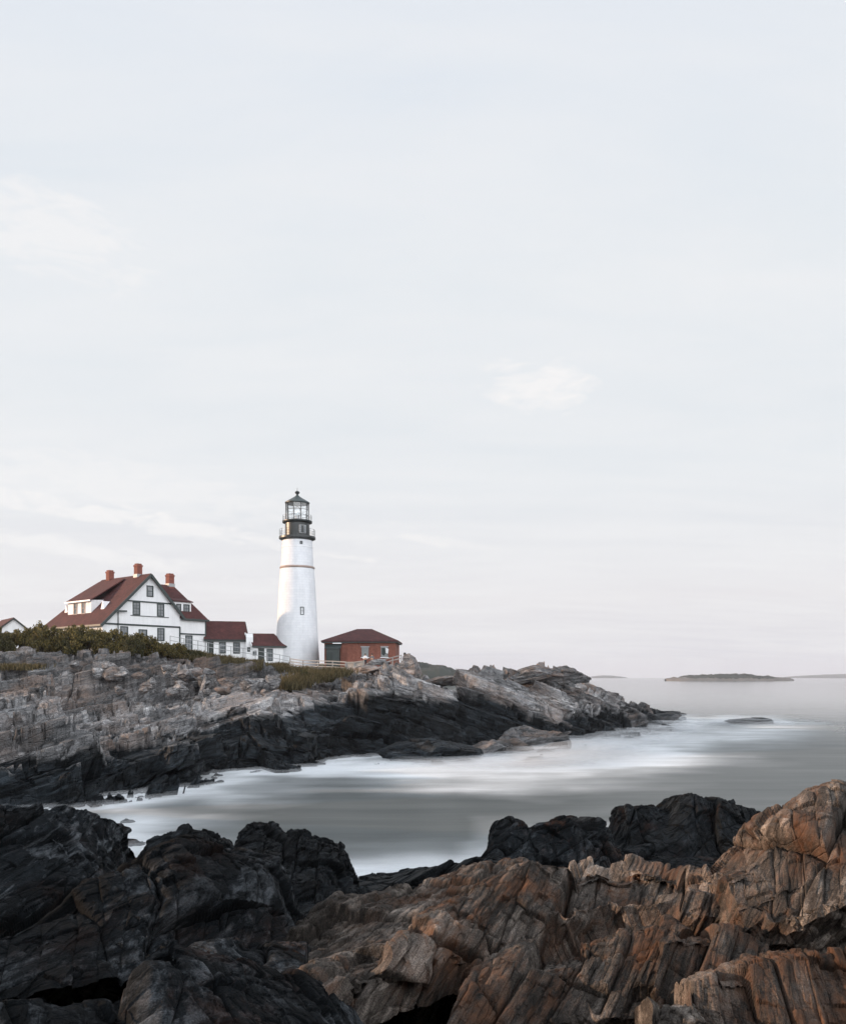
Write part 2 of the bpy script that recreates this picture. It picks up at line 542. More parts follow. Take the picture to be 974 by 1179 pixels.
def headland():
    cols = sorted(HL)
    nu = 1250
    pxs = np.linspace(cols[0], cols[-1], nu)
    pxs = np.r_[np.linspace(cols[0], 0, 90)[:-1], np.linspace(0, cols[-1], nu)]
    nu = len(pxs)
    nr = 8
    rows = []
    for k in range(nr):
        py = np.interp(pxs, cols, [HL[c][k][0] for c in cols])
        if k >= 5:
            py = py + np.interp(pxs, [-260, 180, 215, 280, 462, 480, 510, 518, 535, 541, 560, 700, 790], [8, 8, 7, 6, 6, 9, 9, 13, 13, 5, 3, 2, 0])
        Y = np.interp(pxs, cols, [HL[c][k][1] for c in cols])
        rows.append(np.stack([(pxs - CX) * Y / F, Y, CH - (py - HY) * Y / F], 1))
    # plateau carrying the buildings, then the far shore
    t = np.clip((pxs - 470) / 40, 0, 1)
    last = rows[-1]
    Yp = last[:, 1] + (150 - last[:, 1]) * (1 - t) + 6 * t
    zp = np.interp(pxs, [-260, 0, 120, 240, 340, 470, 520, 790], [11, 10.6, 10.2, 9.6, 8.5, 7.9, 3.0, .5])
    rows.append(np.stack([(pxs - CX) * Yp / F, Yp, zp], 1))
    rows.append(np.stack([(pxs - CX) * (Yp + 8) / F, Yp + 8, np.full(nu, -2.0)], 1))
    nseg = [40, 120, 130, 165, 165, 165, 110, 50, 14]
    V = [rows[0][None]]
    vr = [np.zeros(1)]
    for k, (a, b) in enumerate(zip(rows[:-1], rows[1:])):
        w = np.linspace(0, 1, nseg[k] + 1)[1:]
        V.append(a[None] * (1 - w[:, None, None]) + b[None] * w[:, None, None])
        vr.append(k + w)
    G = np.concatenate(V, 0)
    vr = np.concatenate(vr)
    nv = len(vr)
    for _ in range(10):
        G[1:-1] = (G[:-2] + G[1:-1] * 2 + G[2:]) / 4
    N = np.cross(np.gradient(G, axis=1), np.gradient(G, axis=0))
    N /= np.linalg.norm(N, axis=2, keepdims=True) + 1e-9
    if N[:nv // 2].reshape(-1, 3).mean(0)[1] > 0:
        N = -N
    flip = False
    for _ in range(24):
        N[1:-1] = (N[:-2] + N[1:-1] * 2 + N[2:]) / 4
        N[:, 1:-1] = (N[:, :-2] + N[:, 1:-1] * 2 + N[:, 2:]) / 4
    N /= np.linalg.norm(N, axis=2, keepdims=True) + 1e-9
    V0, Nf = G.reshape(-1, 3), N.reshape(-1, 3)

    def fold(V):                                       # gently folded bedding: rises to the right on the left, falls on the right
        x, y, z = V.T
        s = z + .0045 * (np.clip(x, -60, 40) + 12) ** 2 * np.sign(x + 12) * .35 - .27 * (x + 12) * (x < -12) + .28 * (x + 12) * (x > -12) - .12 * y
        return np.stack([s, x + .2 * y, y - .2 * x], 1)
    q = fold(V0)
    big, fine, tone = rough_rock(V0, Nf, q, 2.8, 1.6, 5, 1.6, (.50, .30, .13, .06), (.4, .26, .12), True, 1.6)
    pxf = np.tile(pxs, nv)
    vf = np.repeat(vr, nu)
    calm = np.interp(vf, [0, 1, 4.6, 5.3, 6, 6.8, 9], [1, 1, 1, .9, .5, .06, .03])
    right = np.clip((pxf - 475) / 20, 0, 1)
    calm = calm * (1 - right) + right * np.interp(vf, [0, 5, 6, 7, 9], [.9, .9, .55, .5, .5])
    fcalm = np.interp(vf, [0, 5, 6.2, 6.9], [1, 1, .8, .05])
    # the smooth pale ledge on the left and middle
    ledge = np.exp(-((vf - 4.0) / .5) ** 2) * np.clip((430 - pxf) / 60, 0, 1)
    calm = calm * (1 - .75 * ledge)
    taper = np.clip((795 - pxf) / 60, .25, 1)
    Wd = V0 + Nf * ((big * calm + fine * np.maximum(calm, np.minimum(fcalm, .75))) * taper)[:, None]
    # bedding ledges: flat treads and steep risers, broken off at joints
    for LS, ka, sd in ((1.25, .62, 31), (.42, .6, 32)):
        q = fold(Wd)
        ph = h01(np.floor(q[:, 1] / (LS * 6) + .5 * n1d(q[:, 2] / LS / 3, sd)).astype(np.int32), np.floor(q[:, 2] / (LS * 4) + .6 * n1d(q[:, 1] / LS / 4, sd + 1)).astype(np.int32), np.zeros(len(q), np.int32), sd)
        u = q[:, 0] / LS + ph
        f_ = u - np.floor(u)
        sn = np.clip((f_ - .74) / .26, 0, 1)
        Wd[:, 2] += LS * ka * (sn - f_ + .37) * np.interp(vf, [0, 1, 1.6, 5.6, 6.4, 7], [0, .2, 1, 1, .4, 0]) * taper
    q = fold(Wd)
    zt = np.interp(pxf, [-260, 0, 230, 330, 420, 560, 640, 700, 790], [1.9, 2.1, 2.6, 3.4, 4.0, 3.6, 2.6, 2.3, 2.0])
    wt = np.clip(.5 + (zt - Wd[:, 2] + 1.3 * fbm(Wd / np.array((6, 6, 3)), 3, 45) + 1.6 * (.5 - tone)) / 3.4, 0, 1) * np.clip(.55 + Wd[:, 2] * 0, 0, 1) / .55
    st = np.clip(.5 + .6 * fbm(Wd / 7, 3, 44), 0, 1)
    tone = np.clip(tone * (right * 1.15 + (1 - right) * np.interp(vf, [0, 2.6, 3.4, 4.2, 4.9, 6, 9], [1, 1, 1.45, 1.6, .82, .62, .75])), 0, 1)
    st = np.maximum(st, ((pxf > 530) & (pxf < 690) & (vf > 5.2)) * 1.0)
    tf = np.clip((vf - 6.45 - .5 * ((pxf > 330) & (pxf < 470))) * 1.5, 0, 1) * (1 - right)
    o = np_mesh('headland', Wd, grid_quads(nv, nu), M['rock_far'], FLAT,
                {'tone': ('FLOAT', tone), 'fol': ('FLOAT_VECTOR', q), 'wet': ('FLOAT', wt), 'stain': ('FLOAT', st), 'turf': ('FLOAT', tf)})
    tag(o, 'headland of pale fractured rock, black along the tide line, with turf on top', None, None, 'structure')
    s = Wd[(np.abs(Wd[:, 2]) < .3) & (vf < 3)]
    WATERLINE.extend(s[::max(1, len(s) // 3000)].tolist())
    return Wd


HW = headland()


def ground_z(x, y):
    d = (HW[:, 0] - x) ** 2 + (HW[:, 1] - y) ** 2
    i = np.argsort(d)[:6]
    return float(HW[i, 2].mean())


# --- foreground outcrops
def wet_below(z0, w=.8):
    return lambda V: np.clip(.5 + (z0 - V[:, 2]) / w, 0, 1)


RN, RD = M['rock_near'], M['rock_dark']
loft('rock_outcrop', [
    [(250, 1260, 7.4), (330, 1240, 7.7), (430, 1190, 8.0), (520, 1150, 8.6), (600, 1135, 9.1), (700, 1120, 9.3), (780, 1110, 9.3), (850, 1110, 9.0)],
    [(262, 1215, 7.2), (340, 1185, 7.5), (430, 1145, 8.0), (505, 1110, 8.5), (560, 1108, 8.9), (640, 1083, 9.0), (700, 1066, 9.1), (775, 1050, 9.1), (850, 1060, 8.8)],
    [(272, 1195, 7.2), (345, 1150, 7.6), (435, 1110, 8.2), (505, 1075, 8.8), (560, 1060, 9.2), (620, 1035, 9.5), (700, 1025, 9.6), (775, 1020, 9.5), (848, 1035, 9.0)],
    [(278, 1180, 7.4), (350, 1131, 8.0), (440, 1086, 8.8), (500, 1050, 9.5), (545, 1024, 9.9), (612, 984, 10.3), (650, 983, 10.5), (700, 977, 10.6),
     (718, 986, 10.5), (748, 979, 10.4), (800, 994, 10.0), (830, 1000, 9.6), (848, 1012, 9.3)]],
    RN, 837, 83, 1.31, 0.30, 11, FR_R, 2.0, label='long sunlit ridge of rust streaked rock across the middle of the foreground', cat='rock')
loft('rock_outcrop', [
    [(540, 1260, 7.3), (600, 1230, 7.6), (700, 1220, 7.7), (790, 1210, 7.6)],
    [(505, 1200, 7.2), (580, 1185, 7.4), (680, 1175, 7.5), (770, 1165, 7.5)],
    [(530, 1150, 7.7), (600, 1120, 8.0), (690, 1110, 8.1), (772, 1108, 8.0)],
    [(545, 1130, 8.1), (600, 1094, 8.5), (650, 1088, 8.6), (700, 1080, 8.6), (770, 1068, 8.5), (782, 1085, 8.3)]],
    RN, 445, 87, 1.17, 0.25, 23, FR_R, 1.0, shade_tint=lambda V: 0.6, label='lower rust brown slab under the long ridge, with black gaps above it', cat='rock')  # lower tone paints in the dim bottom of the view
loft('rock_outcrop', [
    [(850, 1150, 8.2), (930, 1140, 8.3), (1000, 1120, 8.3), (1110, 1110, 8.3), (1240, 1110, 8.3)],
    [(862, 1086, 7.9), (920, 1064, 7.7), (974, 1040, 7.6), (1110, 1030, 7.6), (1240, 1040, 7.6)],
    [(846, 1040, 8.2), (895, 1010, 8.2), (974, 985, 8.1), (1110, 975, 8.1), (1240, 990, 8.1)],
    [(842, 1005, 8.6), (868, 985, 8.9), (884, 962, 9.0), (910, 940, 9.1), (945, 922, 9.2), (985, 910, 9.3), (1080, 900, 9.4), (1180, 905, 9.4), (1240, 940, 9.4)]],
    RN, 580, 94, 1.24, 0.23, 37, FR_R, 2.2, label='tallest sunlit orange tan rock at the right edge of the foreground', cat='rock')
loft('rock_outcrop', [
    [(800, 1290, 6.2), (900, 1280, 6.2), (1000, 1270, 6.2), (1150, 1260, 6.2)],
    [(797, 1200, 6.3), (880, 1190, 6.3), (974, 1175, 6.3), (1150, 1160, 6.3)],
    [(795, 1128, 6.7), (830, 1118, 6.7), (880, 1112, 6.8), (930, 1104, 6.8), (974, 1092, 6.9), (1150, 1070, 7.0)]],
    RN, 405, 108, 1.05, 0.18, 41, frame((1, -.1, -.12), (-.12, -.3, -1)), 1.0, shade_tint=lambda V: 0.6, label='brown rock wall with upright streaks in the bottom right corner', cat='rock')  # browner rock, its tone lowered to paint the dim corner too
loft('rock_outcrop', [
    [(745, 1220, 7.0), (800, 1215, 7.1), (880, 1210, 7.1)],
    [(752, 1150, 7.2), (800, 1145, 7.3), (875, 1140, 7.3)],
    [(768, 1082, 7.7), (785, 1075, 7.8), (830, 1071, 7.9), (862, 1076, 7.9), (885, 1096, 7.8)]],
    RN, 270, 101, 1.00, 0.18, 43, FR_R, .8, shade_tint=lambda V: 0.65, label='squat brown rock block wedged between the ridge and the right hand rock', cat='rock')  # dimness of the lower foreground painted into the tone
loft('rock_outcrop', [
    [(740, 1240, 5.8), (780, 1240, 5.8), (820, 1240, 5.9)],
    [(748, 1178, 6.0), (772, 1172, 6.0), (815, 1170, 6.1)],
    [(752, 1160, 6.2), (768, 1153, 6.3), (800, 1152, 6.4), (812, 1165, 6.4)]],
    RN, 121, 94, 0.93, 0.12, 47, FR_R, .4, stain=.6, label='small grey rock tip at the bottom between the brown slabs', cat='rock')
loft('rock_outcrop', [
    [(285, 1190, 8.2), (380, 1165, 8.6), (440, 1140, 9.2), (510, 1105, 10), (570, 1075, 10.7), (640, 1040, 11.6)],
    [(292, 1140, 8.8), (370, 1098, 9.7), (430, 1068, 10.6), (490, 1045, 11.4), (550, 1028, 11.9), (630, 1018, 12.4)],
    [(288, 1100, 9.8), (330, 1066, 10.8), (375, 1039, 11.8), (450, 1012, 12.8), (490, 1002, 13.3), (530, 990, 13.8), (560, 986, 14), (580, 981, 14), (612, 986, 13.9), (636, 1000, 13.5)]],
    RN, 540, 67, 1.55, 0.32, 53, FR_R, 2.0, stain=lambda V: np.clip((V[:, 0] + 1.6) / 2.2, 0, .8), shade_tint=lambda V: np.clip((V[:, 0] + 2.6) / 2.6, .15, 1), label='grey humped rock slope with orange patches behind the long ridge', cat='rock')  # tone falls towards the left, painting in the shade there
loft('rock_outcrop', [
    [(390, 1060, 18), (450, 1050, 18), (530, 1030, 17), (600, 1010, 16.5)],
    [(392, 1012, 21), (410, 1003, 21.5), (432, 1001, 21.5), (450, 1003, 21), (480, 996, 20.5), (525, 988, 19.5), (548, 984, 19), (560, 982, 18.6), (600, 990, 18)]],
    RD, 297, 33, 1.86, 0.35, 59, FR_L, 2.0, wet=lambda V: np.full(len(V), .75), stain=.2, label='low black rock rim at the water behind the grey slope', cat='rock')
loft('rock_outcrop', [
    [(545, 1040, 17), (620, 1040, 17), (730, 1030, 17)],
    [(556, 1000, 18.6), (620, 1000, 18.6), (716, 1000, 18.8)],
    [(560, 992, 19.5), (568, 965, 19.8), (577, 949, 20), (598, 947, 20), (610, 957, 20), (622, 952, 20), (640, 951, 20), (655, 948, 20), (690, 955, 20), (703, 966, 20), (714, 985, 19.8)]],
    RD, 420, 45, 1.0, 0.30, 61, FR_L, 2.0, wet=lambda V: np.full(len(V), .5), stain=.8, label='lower black rock at the water beyond the middle of the long ridge', cat='rock')
loft('rock_outcrop', [
    [(690, 1030, 20), (780, 1040, 19), (900, 1030, 19)],
    [(700, 990, 23), (760, 985, 22.5), (830, 985, 22.3), (900, 985, 22)],
    [(702, 972, 24.5), (712, 950, 25), (722, 926, 25), (740, 928, 25), (768, 930, 25), (783, 919, 25), (797, 915, 25), (830, 924, 25), (860, 936, 25), (884, 947, 25), (900, 970, 24)]],
    RD, 520, 45, 1.1, 0.32, 67, FR_L, 3.0, wet=lambda V: np.full(len(V), .6), stain=.9, label='broad black rock at the water beside the tallest sunlit rock', cat='rock')
loft('rock_outcrop', [
    [(-160, 1150, 12.5), (-40, 1130, 13), (60, 1110, 13.5), (140, 1060, 17)],
    [(-160, 1070, 13.5), (-20, 1062, 14), (60, 1050, 14.4), (110, 1030, 15.6), (136, 1020, 17.6)],
    [(-160, 985, 15.4), (-20, 985, 15.5), (40, 975, 15.7), (90, 978, 16.2), (126, 998, 18)],
    [(-160, 905, 17), (-20, 920, 17), (0, 928, 17), (30, 926, 17.2), (40, 922, 17.3), (75, 924, 17.6), (96, 930, 18), (108, 936, 18.2), (118, 960, 18.4), (128, 985, 18.5)]],
    RD, 486, 43, 2.17, 0.44, 71, FR_L, 3.5, stain=.15, label='dark ledged rock at the left edge of the foreground below the headland', cat='rock')
loft('rock_outcrop', [
    [(120, 1060, 21), (200, 1055, 21), (290, 1050, 20)],
    [(140, 1015, 23), (200, 1005, 22.5), (275, 1005, 22)],
    [(148, 1002, 24), (165, 975, 24), (180, 962, 24.2), (205, 960, 24.3), (235, 961, 24.3), (252, 968, 24), (268, 990, 23.5)]],
    RD, 300, 40, .95, .30, 74, FR_L, 2.0, wet=lambda V: np.full(len(V), .62), stain=.1, label='dark knobbly rock with flat top at the cove edge', cat='rock')
loft('rock_outcrop', [
    [(235, 1110, 14.5), (320, 1105, 15), (430, 1090, 15.5)],
    [(250, 1040, 17.5), (310, 1030, 17.5), (415, 1050, 17)],
    [(256, 1005, 19), (264, 975, 19.4), (272, 950, 19.7), (282, 940, 20), (303, 942, 20), (320, 955, 20), (338, 964, 20), (372, 970, 20), (388, 976, 19.8), (396, 995, 19.5), (404, 1020, 19), (420, 1045, 18)]],
    RD, 400, 42, 1.0, .32, 80, FR_L, 2.5, wet=lambda V: np.full(len(V), .55), stain=.1, label='black cracked outcrop by the cove right of the dark knobbly rock', cat='rock')
loft('rock_outcrop', [
    [(-90, 1180, 8.0), (60, 1150, 8.3), (150, 1140, 8.8), (250, 1140, 9.4), (355, 1140, 10.2)],
    [(-90, 1145, 8.3), (60, 1118, 8.8), (150, 1106, 9.4), (250, 1100, 10.0), (350, 1105, 10.8)],
    [(-90, 1128, 8.6), (70, 1080, 9.5), (150, 1050, 10.4), (215, 1030, 11), (270, 1035, 11.2), (345, 1070, 11.3)],
    [(-90, 1105, 9.0), (0, 1074, 9.6), (60, 1046, 10.4), (130, 1006, 11.7), (165, 995, 12.2), (207, 979, 12.8), (240, 984, 12.9), (265, 990, 12.8), (300, 996, 12.5), (318, 1012, 12.2), (340, 1050, 11.6)]],
    RD, 621, 64, 1.55, 0.30, 83, FR_L, 2.5, stain=.12, shade_tint=lambda V: 0.8, label='long tilted dark slab rising from the left edge of the foreground', cat='rock')  # slab toned down to carry the foreground dimness
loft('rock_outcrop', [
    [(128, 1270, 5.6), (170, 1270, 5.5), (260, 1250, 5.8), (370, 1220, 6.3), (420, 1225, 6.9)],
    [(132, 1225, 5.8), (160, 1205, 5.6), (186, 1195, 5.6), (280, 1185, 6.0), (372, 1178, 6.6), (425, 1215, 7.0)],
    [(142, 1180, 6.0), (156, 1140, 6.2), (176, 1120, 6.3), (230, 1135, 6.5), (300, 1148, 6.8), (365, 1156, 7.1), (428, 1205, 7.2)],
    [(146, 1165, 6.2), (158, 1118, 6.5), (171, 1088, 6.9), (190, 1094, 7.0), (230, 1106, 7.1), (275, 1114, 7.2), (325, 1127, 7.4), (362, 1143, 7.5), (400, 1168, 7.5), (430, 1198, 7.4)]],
    RD, 405, 94, 1.12, 0.17, 89, FR_L, 1.0, stain=lambda V: np.clip((-2.02 - V[:, 0]) / .25, .25, 1), shade_tint=lambda V: 0.7, label='dark sloping rock in front of the long tilted slab near the bottom left', cat='rock')  # tone lowered, foreground dimness painted in
loft('rock_outcrop', [
    [(190, 1140, 7.8), (260, 1135, 7.9), (350, 1130, 8.2)],
    [(196, 1108, 8.2), (250, 1100, 8.4), (350, 1105, 8.8)],
    [(203, 1094, 8.6), (222, 1081, 8.9), (245, 1076, 9), (264, 1075, 9.1), (280, 1090, 9.1), (310, 1088, 9.2), (352, 1092, 9.4)]],
    RD, 243, 81, 1.05, 0.14, 97, FR_L, .9, stain=.5, label='small dark flat rock behind the dark sloping rock', cat='rock')
loft('rock_outcrop', [
    [(-80, 1260, 5.2), (20, 1255, 5.2), (150, 1250, 5.4)],
    [(-80, 1195, 5.4), (20, 1190, 5.4), (145, 1200, 5.6)],
    [(-80, 1160, 5.7), (0, 1149, 5.8), (25, 1146, 5.9), (55, 1158, 5.9), (85, 1157, 6.0), (112, 1162, 6.1), (140, 1185, 6.1)]],
    RD, 256, 94, 1.05, 0.15, 101, FR_L, .8, stain=.1, shade_tint=lambda V: 0.7, label='dim grey rock in the bottom left corner', cat='rock')  # dim corner painted into the rock tone
# unseen rock wall added left of the view: it keeps the left foreground out of the low sun
loft('shade_cliff', [
    [(-13.2, 6.0, -1), (-14.5, 12, -1), (-16, 19, -1), (-20, 27.5, -1)],
    [(-13.8, 6.2, 3.5), (-15.0, 12, 4.0), (-16.6, 19, 3.5), (-21, 27.8, 2)],
    [(-15.0, 6.5, 4.9), (-16.2, 12, 5.2), (-18.2, 18, 6.9), (-23, 28, 7)]],
    RD, 162, 5, 4.97, 0.92, 103, FR_L, 10.0, world=True, kind='structure', label='unseen dark rock wall added left of the cove to shade the foreground')


def shore():
    xs, ys = np.linspace(-34, 26, 300), np.linspace(-22, 34, 260)
    X, Y = np.meshgrid(xs, ys)
    Z = np.interp(Y, [-22, -14, -7, -3, 1, 5, 9, 16, 24, 29, 34], [16, 14, 9.5, 4.8, 4.3, 2.4, 1.8, 1.1, .3, -.8, -2.5])  # unseen bank behind the camera added to keep low sky off the foreground
    Z = Z + np.clip((np.abs(X + 3) - 16) * .15, 0, 2)
    V = np.stack([X, Y, Z], -1).reshape(-1, 3)
    N = np.tile(np.array((0, -.2, .98)), (len(V), 1))
    q = V @ FR_L.T
    d, tone = rough_rock(V, N, q, .9, .4, 301)
    V = V + N * d[:, None]
    n = len(V)
    o = np_mesh('shore', V, grid_quads(260, 300), RD, FLAT, {'tone': ('FLOAT', tone), 'fol': ('FLOAT_VECTOR', V @ FR_L.T), 'wet': ('FLOAT', np.full(n, .55)), 'stain': ('FLOAT', np.zeros(n)), 'turf': ('FLOAT', np.zeros(n))})
    tag(o, 'dark rocky shore under the foreground outcrops', None, None, 'structure')
    s = V[np.abs(V[:, 2]) < .15]
    WATERLINE.extend(s[::max(1, len(s) // 300)].tolist())


shore()

# --- separate boulders
RF = M['rock_far']
wl = wet_below(.45, .8)


def bld(px, py, Y, w, h, seed, label, mat=None, dp=None, group=None, wet=0.0, stain=.5, sub=5, rz=0.0, tilt=0.0, amp=None, name='boulder'):
    x, y, z = P(px, py, Y)
    w, h = w * Y / F, h * Y / F
    d = dp or w * .8
    return boulder(name, (x, y, z), (w * 1.2, d * 1.2, h * 1.2), mat or RF, seed, FR_H, sub, max(w, h) * .3, amp or min(w, h) * .18, rz, wet, stain, label, group, 'rock', 14, tilt)


bld(147, 949, 36, 16, 9, 201, 'small dark boulder awash in the foam near the left edge of the cove', RD, wet=.6, name='rock', sub=4)
bld(150, 975, 31, 32, 18, 202, 'low grey rock half veiled by foam beside the dark knobbly rock', RD, wet=.2, name='rock', sub=5)
bld(492, 866, 63, 80, 34, 203, 'dark wave-washed boulder at the foot of the headland below the brick building', wet=.75, stain=.2, sub=6)
bld(440, 884, 60, 22, 8, 204, 'low black rock tip left of the wave-washed boulder', wet=.7, sub=4)
bld(505, 884, 60, 20, 12, 205, 'small pointed wet rock in the surf right of the wave-washed boulder', wet=.6, sub=4)
bld(535, 880, 61, 16, 10, 206, 'smallest wet rock in the surf near the middle of the headland foot', wet=.6, sub=4)
bld(560, 862, 66, 44, 16, 207, 'rusty brown boulder at the waterline under the overhang', wet=.5, stain=1.0)
bld(590, 865, 66, 40, 22, 208, 'rust stained block beside the foam under the headland', wet=.5, stain=1.0)
bld(618, 853, 69, 58, 26, 209, 'grey-topped boulder with brown underside standing in the surf', wet=.48, stain=.9, sub=6)
bld(625, 872, 66, 52, 16, 210, 'foam-covered flat rock in front of the grey-topped boulder', wet=.62, stain=.3)
bld(688, 848, 83, 40, 18, 211, 'slanting brown-edged slab in the surf towards the headland tip', wet=.55, stain=.9, tilt=.5)
bld(722, 842, 90, 50, 22, 212, 'broad striped slab dipping into the surf near the headland tip', wet=.55, stain=.8, tilt=.5, sub=6)
bld(756, 832, 104, 40, 12, 213, 'low dark rock at the end of the headland', wet=.6, stain=.5, tilt=.25)
bld(770, 822, 118, 30, 6, 214, 'thin dark rock ledge behind the end of the headland', wet=.6, name='rock')
bld(866, 832, 112, 48, 8, 215, 'low dark rock awash by itself off the headland tip', RD, wet=.6, name='rock', dp=3)
bld(616, 778, 82, 44, 17, 216, 'tan block of rock on the crest left of the dark capping rock', wet=0, stain=1.0, sub=6)
bld(648, 781, 83, 42, 20, 217, 'dark grey capping rock on the highest point of the right headland', wet=.5, stain=.3, sub=6)
bld(546, 784, 79, 22, 18, 218, 'brown square rock at the right side of the water gap', wet=.15, stain=1.0)
bld(510, 784, 83, 34, 9, 219, 'flat rusty rock left of the water gap', wet=.1, stain=.9)
bld(470, 782, 77, 20, 40, 220, 'upright pale rock pillar in front of the brick building', wet=0, stain=.6, sub=6, dp=2.2, amp=.15, rz=.3)
bld(437, 763, 92, 26, 7, 221, 'pale rounded rock beside the two visitors at the fence', wet=0, stain=.1)
bld(425, 772, 90, 44, 10, 222, 'tan flat boulder below the board fence', wet=0, stain=.9)
rg = random.Random(5)
for i in range(34):
    px = rg.uniform(5, 330)
    py = np.interp(px, [0, 330], [752, 775]) + rg.uniform(4, 34)
    Y = float(np.interp(py, [750, 800], [83, 70]))
    w = rg.uniform(8, 22)
    bld(px, py + 2, Y, w, w * rg.uniform(.5, .8), 400 + i, 'grey angular boulder on the broken slope below the shrubs', group='boulders on the upper slope of the headland',
        wet=rg.choice((0, 0, .25, .4)), stain=rg.choice((0, .2, .9)), sub=4, rz=rg.uniform(0, 3))

# ------------------------------------------------------------------ sea
def sea():
    def lines(a, b, st, lo, hi, n):
        g1 = a - np.geomspace(st, a - lo, n)[::-1]
        g2 = b + np.geomspace(st, hi - b, n)
        return np.r_[g1, np.arange(a, b + .01, st), g2]
    xs = lines(-62, 90, .7, -7800, 7800, 36)
    ys = lines(14, 170, .7, -250, 9900, 40)
    X, Y = np.meshgrid(xs, ys)
    n = X.size
    x, y = X.ravel(), Y.ravel()
    kd = kdtree.KDTree(len(WATERLINE))
    for i, p in enumerate(WATERLINE):
        kd.insert((p[0], p[1], 0), i)
    kd.balance()
    d = np.full(n, 99.0)
    near = np.where((x > -60) & (x < 85) & (y > 15) & (y < 160))[0]
    for i in near:
        d[i] = kd.find((x[i], y[i], 0))[2]
    yy = np.maximum(y, 5)
    px, py = CX + x / yy * F, HY + CH * F / yy
    V = np.stack([x, y, np.zeros(n)], 1)
    nz = fbm(np.stack([x / 9 + y / 40, y / 2.2, x * 0], 1), 4, 600)
    nz2 = fbm(np.stack([x / 3.0, y / 1.6, x * 0 + 4], 1), 4, 610)
    wpy = 7 * fbm(np.stack([px / 70, py / 16, px * 0 + 9], 1), 3, 620)
    wpx = 40 * fbm(np.stack([px / 90, py / 20, px * 0 + 2], 1), 3, 630)
    f = 0
    for (bx, by, sx, sy, am) in ((150, 955, 75, 24, .75), (265, 914, 60, 13, .6), (400, 888, 105, 10, .7), (520, 906, 110, 11, .30), (560, 882, 90, 10, .85),
                                 (650, 872, 55, 13, .95), (735, 862, 85, 15, .95), (845, 845, 70, 11, .45), (915, 838, 50, 8, .2), (420, 999, 34, 7, .8), (738, 975, 18, 8, .9),
                                 (815, 828, 70, 5, .5), (700, 885, 70, 12, .35), (560, 893, 120, 15, .22), (600, 903, 130, 13, .15), (780, 880, 90, 7, .3), (180, 985, 80, 14, .6), (690, 905, 90, 5, .18)):
        f = f + am * np.exp(-((px + wpx - bx) / sx) ** 2 - ((py + wpy * min(1, sy / 9) - by) / sy) ** 2)
    shore_f = np.exp(-np.maximum(d - .3, 0) / (1.8 + 1.6 * (px > 540))) * np.clip(.55 + .5 * (px > 120), 0, 1)
    f = np.maximum(f, .75 * shore_f) + .2 * shore_f
    f = np.clip(f * (1 + .6 * nz) + .10 * nz2 * (f > .03) + .04 * nz, 0, 1)
    f = np.where((y < 10) | (y > 165), np.maximum(nz * .03, 0), f)
    return xs, ys, x, y, f, d


xs, ys, sx_, sy_, foam, shored = sea()


def foam_nodes(t):
    a = t.n('Attribute', {'attribute_name': 'foam'}).outputs['Fac']
    tc = t.n('TexCoord').outputs['Object']
    n1 = t.noise(t.vmul(tc, (.22, .8, 1)), 1.0, 5, .6, .6)
    n2 = t.noise(t.vmul(tc, (.9, 2.4, 1)), 1.0, 4, .6, .8)
    k = t.math('ADD', a, t.math('MULTIPLY', t.math('SUBTRACT', t.math('ADD', t.math('MULTIPLY', n1, .65), t.math('MULTIPLY', n2, .35)), .5), t.math('MULTIPLY', a, .85)))
    return k, tc, n1


t = NT('sea_water')
k, tc, n1 = foam_nodes(t)
ff = t.ramp(k, [(.03, 0.0), (.35, .33), (.68, .74), (1.0, .97)])
col = t.mix(ff, t.mix(t.ramp(t.noise(t.vmul(tc, (.05, .5, 1)), 1.0, 5, .6, .4), [(.35, 0.0), (.65, 1.0)]), (.060, .073, .075), (.092, .106, .107)), (.83, .86, .885))
t.set(t.b.inputs['Base Color'], col)
t.set(t.b.inputs['Roughness'], t.math('ADD', t.math('ADD', .09, t.math('MULTIPLY', t.n('Attribute', {'attribute_name': 'churn'}).outputs['Fac'], .26)), t.math('MULTIPLY', ff, .5)))
t.set(t.b.inputs['Specular IOR Level'], t.math('SUBTRACT', .12, t.math('MULTIPLY', ff, .08)))
t.b.inputs['IOR'].default_value = 1.33
wv = t.noise(t.vmul(tc, (.10, .55, 1)), 1.0, 6, .6, .5)
bm = t.n('Bump', Strength=.05, Distance=.5, Height=wv)
t.set(t.b.inputs['Normal'], bm.outputs[0])
M['sea'] = t.m
nsx, nsy = len(xs), len(ys)
swell = .05 * fbm(np.stack([sx_ / 6, sy_ / 3, sx_ * 0], 1), 3, 640) * (np.abs(sx_) < 150) * (sy_ < 300)
so = np_mesh('sea', np.stack([sx_, sy_, swell], 1), grid_quads(nsy, nsx), M['sea'], True, {'foam': ('FLOAT', foam), 'churn': ('FLOAT', np.exp(-np.maximum(np.hypot(sx_ + 5, sy_ - 50) - 45, 0) / 60))})
tag(so, 'grey sea smoothed by a long exposure, with milky foam around the rocks', None, None, 'structure')

